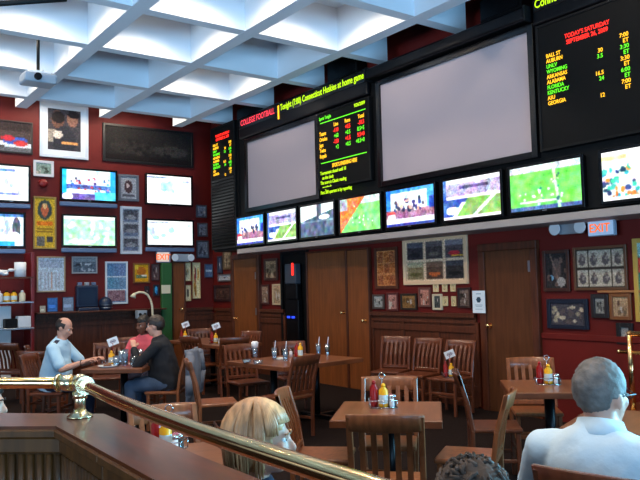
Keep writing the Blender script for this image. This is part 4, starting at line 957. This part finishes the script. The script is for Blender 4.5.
for lab, a, b, f, s, h in (('tall clear pitcher glass in the centre of the mens table', .05, -.1, 'water', False, .2), ('clear glass right of the pitcher on the mens table', .08, .12, 'water', True, .16), ('short clear glass at the near edge of the mens table', -.02, -.2, 'water', False, .13), ('dark drink glass at the near right of the mens table', .2, -.24, 'cola', False, .13), ('amber drink glass farther on the mens table', .12, .24, 'cola', False, .17), ('clear glass left of the pitcher on the mens table', -.04, .02, 'water', False, .17)):
    glass(lab, R5(a, b), .042, h, f, s, 'glasses on the mens table')
for lab, a, b in (('white plate before the bald man', -.12, -.22), ('white plate before the man in black', .18, -.02)):
    t = thing('plate', lab, 'plate', R5(a, b), 0, 'plates on the mens table'); MB().lathe([(.06, 0), (.115, .018), (.112, .022), (.058, .006), (.001, .006)], n=24, cap=False).build('dish', M['whiteplastic'], t); MB().sph((0, 0, .018), .05, (1, .8, .4)).build('food', M['tabledge'], t)

# ================================================================== PEOPLE
def evaluated(bm, mods):
    me = bpy.data.meshes.new('temporary'); bmesh.ops.recalc_face_normals(bm, faces=bm.faces); bm.to_mesh(me); bm.free()
    o = bpy.data.objects.new('temporary', me); COL.objects.link(o)
    for typ, kw in mods:
        m = o.modifiers.new(typ, typ)
        for k, v in kw.items(): setattr(m, k, v)
    dg = bpy.context.evaluated_depsgraph_get(); dg.update()
    out = bpy.data.meshes.new_from_object(o.evaluated_get(dg)); bpy.data.objects.remove(o); bpy.data.meshes.remove(me)
    for p_ in out.polygons: p_.use_smooth = True
    return out
FOLDS = bpy.data.textures.new('cloth_folds', 'CLOUDS'); FOLDS.noise_scale = .11; FOLDS.noise_depth = 1
def skinwrap(q, name, m_, parent, voxel=.011, smooth=4, fac=.5, folds=0):
    mods = [('REMESH', dict(mode='VOXEL', voxel_size=voxel, use_smooth_shade=True)), ('SMOOTH', dict(factor=fac, iterations=smooth))]
    if folds: mods.append(('DISPLACE', dict(texture=FOLDS, strength=folds, mid_level=.45, texture_coords='LOCAL')))
    me = evaluated(q.bm, mods)
    me.name = name; me.materials.clear(); me.materials.append(m_)
    o = bpy.data.objects.new(name, me); COL.objects.link(o); o.parent = parent
    return o
def ik(S, W, l1, l2, hint):
    S, W = Vector(S), Vector(W); d = W-S; L = min(d.length, (l1+l2)*.995); W = S+d.normalized()*L; u = d.normalized()
    a = (l1*l1-l2*l2+L*L)/(2*L); hh = math.sqrt(max(l1*l1-a*a, 0)); n = Vector(hint)-u*Vector(hint).dot(u); n.normalize()
    return S+u*a+n*hh, W
def hand(q, w, d, n, s=1.0, curl=.5, side=1):
    """palm from the wrist w along d, palm facing n, thumb on side*(d x n)"""
    d = Vector(d).normalized(); n = Vector(n); n = (n-d*n.dot(d)).normalized(); t = d.cross(n)*side; w = Vector(w)
    R = Matrix((t, n, d)).transposed()
    q.sph(w+d*.045*s, .045*s, (.85, .38, 1.05), R)
    for k, (off, ln) in enumerate(((.028, .068), (.010, .077), (-.009, .071), (-.027, .055))):
        p = w+d*.080*s+t*off*s; pts = [w+d*.05*s+t*off*s*.8, p]; a = curl*.5; dd = d
        for f in (.45, .32, .23):
            dd = (d*math.cos(a)+n*math.sin(a)).normalized(); p = p+dd*ln*f*s; pts.append(p); a += curl
        q.limb(pts, [.0105*s, .0100*s, .0092*s, .0085*s, .0075*s], 8)
    p0_ = w+d*.02*s+t*.025*s; p1_ = p0_+(t*.7+d*.6+n*.25).normalized()*.045*s; p2_ = p1_+(t*.2+d*.8+n*.5).normalized()*.035*s; p3_ = p2_+(d*.8+n*.6-t*.1).normalized()*.027*s
    q.limb([p0_, p1_, p2_, p3_], [.016*s, .0125*s, .0105*s, .009*s], 8)
def person(label, loc, face, sc=1.0, lean=.1, head_yaw=0, head_pitch=0, wrists=None, skin='skin', top='shirt_blue', legs='jeans', sleeve='long', hair=None, hairm='hair_brown', belly=0, female=False, collar=False, extra=None, glasses=False, palm=((0, 0, -1), (0, 0, -1)), curl=.6, seat=.47, neckfwd=.02, neck=.155):
    f = Vector((face[0], face[1])).normalized(); rz = math.atan2(-f.x, f.y)
    t = thing('person', label, 'person', (loc[0], loc[1], 0), rz); t.scale = (sc, sc, sc); SEAT = seat/sc
    H = Vector((0, -.02, SEAT+.085)); RL = Matrix.Rotation(-lean, 3, 'X')
    T = lambda x, y, z: H+RL @ Vector((x, y, z))
    sw = .165 if female else .19; k = .9 if female else 1.0
    def torso(q, g=0, z0=-.10, z1=.60):
        rings = [(-.09, .16, .125, 0), (0, .175, .135, 0), (.12, .150+belly*.3, .115+belly*.6, belly*.4), (.25, .158+belly*.15, .118+belly*.4, belly*.25), (.36, .176, .118, 0), (.44, .182, .105, -.005), (.495, .150, .082, -.01), (.53, .085, .066, 0), (.56, .060, .060, .005)]
        q.loft([(T(0, c_, z), rx*k+g, ry*k+g, RL) for z, rx, ry, c_ in rings if z0 <= z <= z1], 28)
        for s in (-1, 1): q.sph(T(s*sw*.86, 0, .45), .062*k+g, (1.15, .95, .9), RL)
    sh = [T(s*sw, 0, .445) for s in (-1, 1)]
    W = wrists or ((-.16, .34, SEAT+.22), (.16, .34, SEAT+.22)); arms = []
    for i, s in enumerate((-1, 1)):
        e, wv = ik(sh[i], W[i], .30, .265, (s*.7, -.3, -1)); arms.append((sh[i], e, wv))
    hips = [T(s*.095, 0, 0) for s in (-1, 1)]; knees = [Vector((s*.13, .42, SEAT+.05)) for s in (-1, 1)]; ank = [Vector((s*.13, .40, .085/sc+.01)) for s in (-1, 1)]
    NB = T(0, .0, .53); HC = NB+Vector((0, neckfwd+.02, neck))
    RH = Matrix.Rotation(head_yaw, 3, 'Z') @ Matrix.Rotation(-head_pitch, 3, 'X')
    hp = lambda x, y, z: HC+RH @ Vector((x, y, z))
    # ---- one continuous body
    q = MB(); torso(q)
    q.limb([NB-Vector((0, .0, .04)), NB+Vector((0, .012, .05)), hp(0, -.015, -.05)], [.058*k, .054*k, .054*k])
    q.sph(hp(0, -.012, .028), .1, (.775, .98, .96), RH, 24, 16); q.sph(hp(0, .028, -.03), .1, (.62, .68, .86), RH, 20, 14)
    q.sph(hp(0, .05, -.088), .04, (1.0, .95, .72), RH); q.sph(hp(0, .012, -.07), .055, (1.02, 1.0, .72), RH)
    for s in (-1, 1):
        q.sph(hp(s*.036, .07, -.022), .026, (1, .7, .9), RH); q.sph(hp(s*.077, -.008, -.012), .03, (.32, .68, 1.05), RH, 12, 10)
    q.sph(hp(0, .083, .022), .05, (.95, .3, .2), RH)
    q.limb([hp(0, .088, .012), hp(0, .102, -.012), hp(0, .112, -.03)], [.009, .011, .014], 10)
    for s in (-1, 1): q.sph(hp(s*.012, .100, -.034), .0095, (1, 1, .8), RH, 10, 8)
    q.sph(hp(0, .092, -.058), .02, (1.15, .5, .3), RH, 12, 8); q.sph(hp(0, .09, -.069), .018, (1.1, .5, .34), RH, 12, 8)
    for i, (S, E, Wv) in enumerate(arms):
        q.limb([S, S.lerp(E, .5), E, E.lerp(Wv, .35), Wv], [.052*k, .047*k, .039*k, .040*k, .027*k])
        hand(q, Wv, (Wv-E), palm[i], k, curl, -1 if i == 0 else 1) if True else None
    for h_, kn, an in zip(hips, knees, ank):
        q.limb([h_, h_.lerp(kn, .5), kn, kn.lerp(an, .35), an], [.092, .078, .058, .056, .038]); q.limb([an-Vector((0, .03, .04)), an+Vector((0, .13, -.055))], [.035, .03])
    skinwrap(q, 'body', M[skin], t, .0085, 3)
    # ---- clothing
    q = MB(); torso(q, .016, -.095, .535); q.loft([(T(0, 0, z), rx, ry, RL) for z, rx, ry in ((.49, .13, .09), (.53, .085, .08), (.555, .072, .074))], 24)
    for i, (S, E, Wv) in enumerate(arms):
        if sleeve == 'long': q.limb([S, S.lerp(E, .5), E, E.lerp(Wv, .4), E.lerp(Wv, .9)], [.07*k, .064*k, .056*k, .053*k, .040*k])
        else: q.limb([S, S.lerp(E, .45), S.lerp(E, .82)], [.072*k, .068*k, .066*k])
    skinwrap(q, 'shirt' if top not in ('jacket',) else 'jacket', M[top], t, .012, 3, folds=.022)
    q = MB(); q.loft([(T(0, 0, z), rx, ry, RL) for z, rx, ry in ((-.10, .16, .13), (-.02, .187, .148), (.06, .178, .142))], 24)
    for h_, kn, an in zip(hips, knees, ank): q.limb([h_, h_.lerp(kn, .5), kn, kn.lerp(an, .4), kn.lerp(an, .93)], [.10, .09, .072, .068, .058])
    skinwrap(q, 'trousers', M[legs], t, .014, 2)
    for an in ank:
        q = MB(); q.loft([(an+Vector((0, .05, -.085+.012*0)), .045, .13), (an+Vector((0, .05, -.06)), .047, .132), (an+Vector((0, .03, -.03)), .042, .10), (an+Vector((0, -.01, .02)), .04, .05)], 20); q.build('shoe', M['shoe'], t)
    if collar:
        q = MB(); c0 = NB-Vector((0, .0, .02)); n = 28; rows = []
        for (dr, dz) in ((.004, .045), (.010, .05), (.030, -.005), (.024, -.012), (.002, .0)):
            rows.append([q.bm.verts.new(c0+RL @ Vector(((.066*k+dr)*math.cos(a), (.064*k+dr)*math.sin(a), dz+.012*-math.sin(a)))) for a in (PI/2+.25+(2*PI-.5)*j/(n-1) for j in range(n))])
        rows.append(rows[0])
        for a, b in zip(rows, rows[1:]):
            for j in range(n-1): q.bm.faces.new((a[j], a[j+1], b[j+1], b[j]))
        q.build('collar', M[top], t, smooth=True)
    # ---- face details
    for s in (-1, 1):
        e = MB().sph(hp(s*.031, .0745, .004), .0115, n=14, m=10).build('eye', M['eye'], t); MB().sph(hp(s*.031, .0842, .004), .0052, n=10, m=8).build('iris', M['iris'], e)
        MB().tube([hp(s*.015, .101, .022), hp(s*.03, .099, .028), hp(s*.046, .085, .024)], [.003, .004, .002], 6).build('eyebrow', M[hairm], t)
    MB().sph(hp(0, .099, -.0635), .016, (1.25, .32, .36), RH, 12, 8).build('mouth', M['lip'], t)
    if glasses:
        q = MB()
        for s in (-1, 1):
            q.tube([hp(s*.033+.021*math.cos(a*PI/6), .108, .002+.015*math.sin(a*PI/6)) for a in range(12)], .0018, 6, True); q.tube([hp(s*.054, .106, .006), hp(s*.076, .09, .008), hp(s*.082, .0, .006), hp(s*.08, -.015, -.006)], .002, 6)
        q.tube([hp(-.012, .108, .004), hp(0, .113, .007), hp(.012, .108, .004)], .0018, 6); q.build('eyeglasses', M['blackmetal'], t)
    if hair: hair(t, hp, RH, M[hairm])
    if extra: extra(t, T, RL, hp, arms, RH)
    return t
def cap_hair(keep, scl=1.06, bump=.004, dims=(.0775, .1, .098), cen=(0, -.014, .03), name='hair', thick=.012):
    def fn(t, hp, RH, m_):
        q = MB(); bm = q.bm; g = bmesh.ops.create_uvsphere(bm, u_segments=56, v_segments=40, radius=1)
        kill = []
        for f in bm.faces:
            c = f.calc_center_median(); p = Vector((cen[0]+c.x*dims[0], cen[1]+c.y*dims[1], cen[2]+c.z*dims[2]))
            if not keep(p): kill.append(f)
        bmesh.ops.delete(bm, geom=kill, context='FACES')
        for v in bm.verts:
            c = v.co.normalized(); b = 1+random.uniform(-bump, bump)/.09+bump*3*math.sin(22*c.x+9*c.y)*math.sin(17*c.z)
            v.co = hp(cen[0]+c.x*dims[0]*scl*b, cen[1]+c.y*dims[1]*scl*b, cen[2]+c.z*dims[2]*scl*b)
            v.co = v.co
        me = evaluated(bm, [('SOLIDIFY', dict(thickness=thick, offset=-1)), ('SMOOTH', dict(factor=.4, iterations=1))]); me.name = name; me.materials.clear(); me.materials.append(m_)
        o = bpy.data.objects.new(name, me); COL.objects.link(o); o.parent = t
        return o
    return fn
short = cap_hair(lambda p: p.z > .052 or (p.y < .045 and p.z > .0 and not (abs(p.x) > .06 and p.y > -.0 and p.z < .02)) or (p.y < -.03 and p.z > -.055), 1.09)
grey = cap_hair(lambda p: p.z > .058 or (p.y < .052 and p.z > .0 and not (abs(p.x) > .058 and p.y > .02 and p.z < .015)) or (p.y < -.042 and p.z > -.058), 1.06, .003, thick=.010)
balding = cap_hair(lambda p: (p.y < .03 and -.0 < p.z < .075 and abs(p.x) > .0) and not (p.y > -.05 and p.z > .06) or (p.y < -.03 and -.05 < p.z < .09), 1.05, .002, thick=.008)

# bald man in the uniform shirt
def epaulettes(t, T, RL, hp, arms, RH):
    for s in (-1, 1):
        o = MB().box((0, 0, 0), (.11, .055, .012), bevel=.004).build('epaulette', M['navy'], t); o.location = T(s*.125, -.005, .518); o.rotation_euler = (-.1, s*.38, 0)
    a, b, w_ = arms[1]
    MB().tube([w_+(b-w_).normalized()*.03+Vector((.03*math.cos(k*PI/6), .0, .03*math.sin(k*PI/6))) for k in range(12)], .006, 6, True).build('wristwatch', M['blackmetal'], t)
person('bald man in a light blue uniform shirt with dark epaulettes, eating at the table', (M1.x, M1.y), (.757, -.653), 1.0, .24, 0, .38, ((-.12, .50, .83), (.16, .46, .82)), top='shirt_uniform', legs='navy', sleeve='short', hair=balding, hairm='hair_brown', belly=.10, collar=True, extra=epaulettes)
# man in the black jacket
def zipper(t, T, RL, hp, arms, RH):
    MB().tube([T(.03, .146, z) for z in (.12, .25, .36, .44)], .006, 6).build('zip', M['brass'], t)
person('man in a black jacket and jeans facing left at the glasses table', (M2.x, M2.y), (-.757, .653), 1.0, .24, 0, .12, ((-.10, .38, .98), (.14, .36, .84)), top='jacket', legs='jeans', hair=short, hairm='hair_brown', belly=.10, collar=True, extra=zipper)
# person in pink beyond the table
long_hair = cap_hair(lambda p: p.z > .045 or p.y < .02, 1.12, .005, dims=(.082, .1, .12), cen=(0, -.016, .012), thick=.016)
person('person with black hair in a pink top behind the mens table', (PK.x, PK.y), (-.66, -.75), .95, .12, -.5, .1, None, skin='skin_dark', top='pinkshirt', legs='navy', sleeve='short', hair=long_hair, hairm='hair_black', female=True)
# blonde woman in front of the rail
def bob(t, hp, RH, m_):
    edge = lambda z: .008+max(0, z+.03)*.85
    def keep(p): return p.y < edge(p.z)
    cap_hair(keep, 1.0, .003, dims=(.098, .122, .132), cen=(0, -.022, .012), thick=.02)(t, hp, RH, m_)
    q = MB(); rnd = random.Random(3)
    for k in range(170):
        a = rnd.uniform(-.62, 1.62)*PI    # azimuth at which the lock hangs
        ca, sa = math.cos(a), math.sin(a)
        end = rnd.uniform(-.125, -.10)
        pts = []; rs = []
        for j in range(8):
            u = j/7; ph = u*(2.05 if end < 0 else 1.1)
            bulge = 1.0+.035*math.sin(u*PI)+rnd.uniform(-.008, .012)
            x = .099*math.sin(min(ph, 1.55))*ca*bulge+.012*(1-u); y = -.022+.124*math.sin(min(ph, 1.55))*sa*bulge
            z = .014+.135*math.cos(ph) if ph < 1.55 else .017-(ph-1.55)/.5*(.017-end)
            if y > edge(z)+.012 and j > 1: break
            if ph > 1.55: x *= 1-.09*(ph-1.55)/.5; y = (y+.022)*(1-.09*(ph-1.55)/.5)-.022
            pts.append(hp(x, y, z)); rs.append((.0075 if j < 6 else .005)*(1-.3*(j == 7)))
        if len(pts) > 2: rs[-1] = .003; q.tube(pts, rs, 6)
    q.build('hair_locks', m_, t)
person('blonde woman with a bob in a dark top looking right, behind the brass rail', (1.30, 2.20), (.79, -.61), .96, .03, 0, 0.0, None, top='navy', legs='navy', hair=bob, hairm='hair_blonde', female=True, seat=.395)
# grey haired man seen from behind
person('grey haired man with glasses in a pale blue shirt seen from behind', (2.45, 1.62), (.94, .34), 1.10, .14, -.38, .05, ((-.2, .42, .84), (.16, .42, .84)), top='shirt_blue', legs='navy', hair=grey, hairm='hair_grey', collar=True, glasses=True, belly=.02, seat=.42, neck=.11)
# dark haired head at the bottom edge
def curls(t, hp, RH, m_):
    cap_hair(lambda p: p.z > .04 or p.y < .03, 1.18, .006, thick=.02)(t, hp, RH, m_)
    q = MB(); rnd = random.Random(8)
    for k in range(240):
        v = Vector((rnd.gauss(0, 1), rnd.gauss(0, 1), rnd.gauss(.25, 1))).normalized()
        if v.y > .45 and v.z < .5: continue
        r0 = Vector((v.x*.088, -.014+v.y*.112, .03+v.z*.112)); tg = v.cross(Vector((rnd.uniform(-1, 1), rnd.uniform(-1, 1), rnd.uniform(-1, 1)))).normalized()
        q.tube([hp(*(r0+tg*.024*math.sin(j*.9)+v*.012*math.cos(j*1.3)+v.cross(tg)*.02*(j/4-.5))) for j in range(5)], [.004, .006, .006, .005, .002], 5)
    q.build('hair_locks', m_, t)
person('person with dark greying curly hair at the bottom edge, head only', (1.30, .97), (.3, .95), 1.0, .62, 0, .3, None, top='navy', legs='navy', hair=curls, hairm='hair_mix', seat=.40)
# seated person cut by the left picture edge
PL = onZ(-34, 402, 1.16)
person('person in a lilac top cut by the left edge below the brass rail', (PL.x, PL.y), (.9, -.4), .95, .1, 0, .1, None, top='lilac', legs='navy', hair=short, hairm='hair_black', seat=.42)
chair('chair of the person cut by the left edge', (PL.x-.29*.914, PL.y+.29*.406), (.914, -.406), 'chairdark', G)
chair('chair of the blonde woman behind the ledge', (1.30-.29*.79, 2.20+.29*.61), (.79, -.61), 'chairdark', G)
chair('chair of the curly haired person at the bottom edge', (1.30-.29*.3, .97-.29*.95), (.3, .95), 'chairdark', G)

# ================================================================== FOREGROUND RAIL AND HALF WALL
RZ, CZ = 1.30, 1.165
RC = Vector((.927, 2.904, RZ)); RE = Vector((.85, .5, RZ)); RLft = RC+Vector((-.69, .72, .0))*1.6
t = thing('brass_railing', 'polished brass rail with round joint above the foreground wooden ledge', 'railing', (RC.x, RC.y, 0))
o0 = Vector((RC.x, RC.y, 0))
bend = [(.927, 2.904), (.908, 2.72), (.890, 2.54), (.873, 2.35), (.860, 2.15), (.850, 1.95), (.844, 1.75), (.841, 1.55), (.840, 1.35), (.841, 1.15), (.844, .95), (.85, .5)]
MB().tube([(x-RC.x, y-RC.y, RZ) for x, y in bend], .0218, 28).build('rail', M['brass'], t)
RE = Vector((.89, 2.54, RZ))
MB().cyl(RC-o0, RLft-o0, .0225, n=28).build('rail', M['brass'], t)
q = MB(); q.sph(RC-o0, .036, n=20, m=14)
for b in (RE, RLft):
    d = (b-RC).normalized(); q.cyl(RC-o0+d*.03, RC-o0+d*.085, .032, n=24); q.cyl(RC-o0+d*.085, RC-o0+d*.095, .036, n=24)
q.build('joint', M['palebrass'], t)
q = MB(); q.cyl((0, 0, CZ), (0, 0, RZ), .021, n=20); q.build('post', M['palebrass'], t)
MB().lathe([(.05, CZ+.001), (.05, CZ+.008), (.028, CZ+.022), (.024, CZ+.03)], n=24).build('floor_flange', M['palebrass'], t)
MB().cyl((0, 0, RZ-.06), (0, 0, RZ-.035), .028, n=20).build('collar', M['palebrass'], t)
# half wall: ledge cap along two legs of an angled booth
inn = [(.76, .3), (.775, 1.85), (.787, 2.27), (.80, 2.785), (.633, 2.93), (-.35, 3.93)]; out = [(.984, .3), (.988, 1.98), (1.008, 2.4), (1.03, 2.922), (.707, 3.254), (-.25, 4.22)]
t = thing('wooden_half_wall', 'dark wooden half wall with a varnished ledge and panelled inner side', 'half wall', (0, 0, 0))
MB().prism(inn+out[::-1], CZ-.045, CZ).build('ledge', M['ledge'], t)
def shrink(P, Q, f): return [tuple(Vector((*a, 0)).lerp(Vector((*b, 0)), f)[:2]) for a, b in zip(P, Q)]
a_, b_ = shrink(inn, out, .16), shrink(inn, out, .84)
MB().prism(a_+b_[::-1], 0, CZ-.046).build('core_panel', M['panelwood'], t)
def along(P, z0, z1, d, name, m_):
    q = MB()
    for (x0, y0), (x1, y1) in zip(P, P[1:]): q.bar((x0, y0, (z0+z1)/2), (x1, y1, (z0+z1)/2), d, z1-z0, bevel=.006, up=(y1-y0, x0-x1, 0))
    return q.build(name, m_, t)
along(shrink(inn, out, .04), CZ-.045, CZ-.012, .035, 'nosing', M['panelwood'])
along(shrink(inn, out, .13), CZ-.105, CZ-.046, .03, 'cove_moulding', M['panelwood'])
q = MB(); P = shrink(inn, out, .15)
for (x0, y0), (x1, y1) in zip(P, P[1:]):
    L = math.hypot(x1-x0, y1-y0); n = int(L/.036)
    for k in range(n):
        u = (k+.5)/n; q.cyl((x0+(x1-x0)*u, y0+(y1-y0)*u, CZ-.33), (x0+(x1-x0)*u, y0+(y1-y0)*u, CZ-.11), .014, n=8)
q.build('fluting', M['panelwood'], t)
along(shrink(inn, out, .10), CZ-.40, CZ-.33, .05, 'lower_rail', M['panelwood'])
struct(MB().prism([(-6, .0), (.70, .0), (.72, 2.7), (-.4, 3.85), (-6, 3.85)], 0, .32).build('floor_platform', M['carpet']))

# raised section with its own brass railing at the right edge
t = thing('brass_railing', 'slim brass railing with thin posts at the right picture edge', 'railing', (6.6, 3.95, 0))

z0 = .37
for y in (.0, -.55, -1.1): MB().cyl((0, y, z0), (0, y, 1.13), .027, n=16).build('post', M['brass'], t)
MB().tube([(0, 0, 1.13), (0, -1.2, 1.13)], .027, 12).sph((0, 0, 1.13), .03).build('top_rail', M['brass'], t)
MB().cyl((0, .12, .95), (0, -1.2, .95), .02, n=14).sph((0, .12, .95), .024).build('middle_rail', M['brass'], t)
for y in (.0, -.55, -1.1): MB().lathe([(.06, z0-.005), (.06, z0+.012), (.03, z0+.03)], c=(0, y, 0), n=20).build('flange', M['brass'], t)
t = thing('raised_step', 'raised dark step with a wood capped edge under the slim brass railing', 'step', (6.75, 3.35, 0))
MB().box((0, 0, .165), (1.1, 1.8, .33), bevel=.01).build('riser_box', M['wain'], t); MB().box((0, 0, .347), (1.16, 1.86, .036), bevel=.01).build('wood_cap', M['ledge'], t)
glass('clear glass on the low dark table at the right edge', (4.2, 2.75, TZ), fill='water', straw=False)
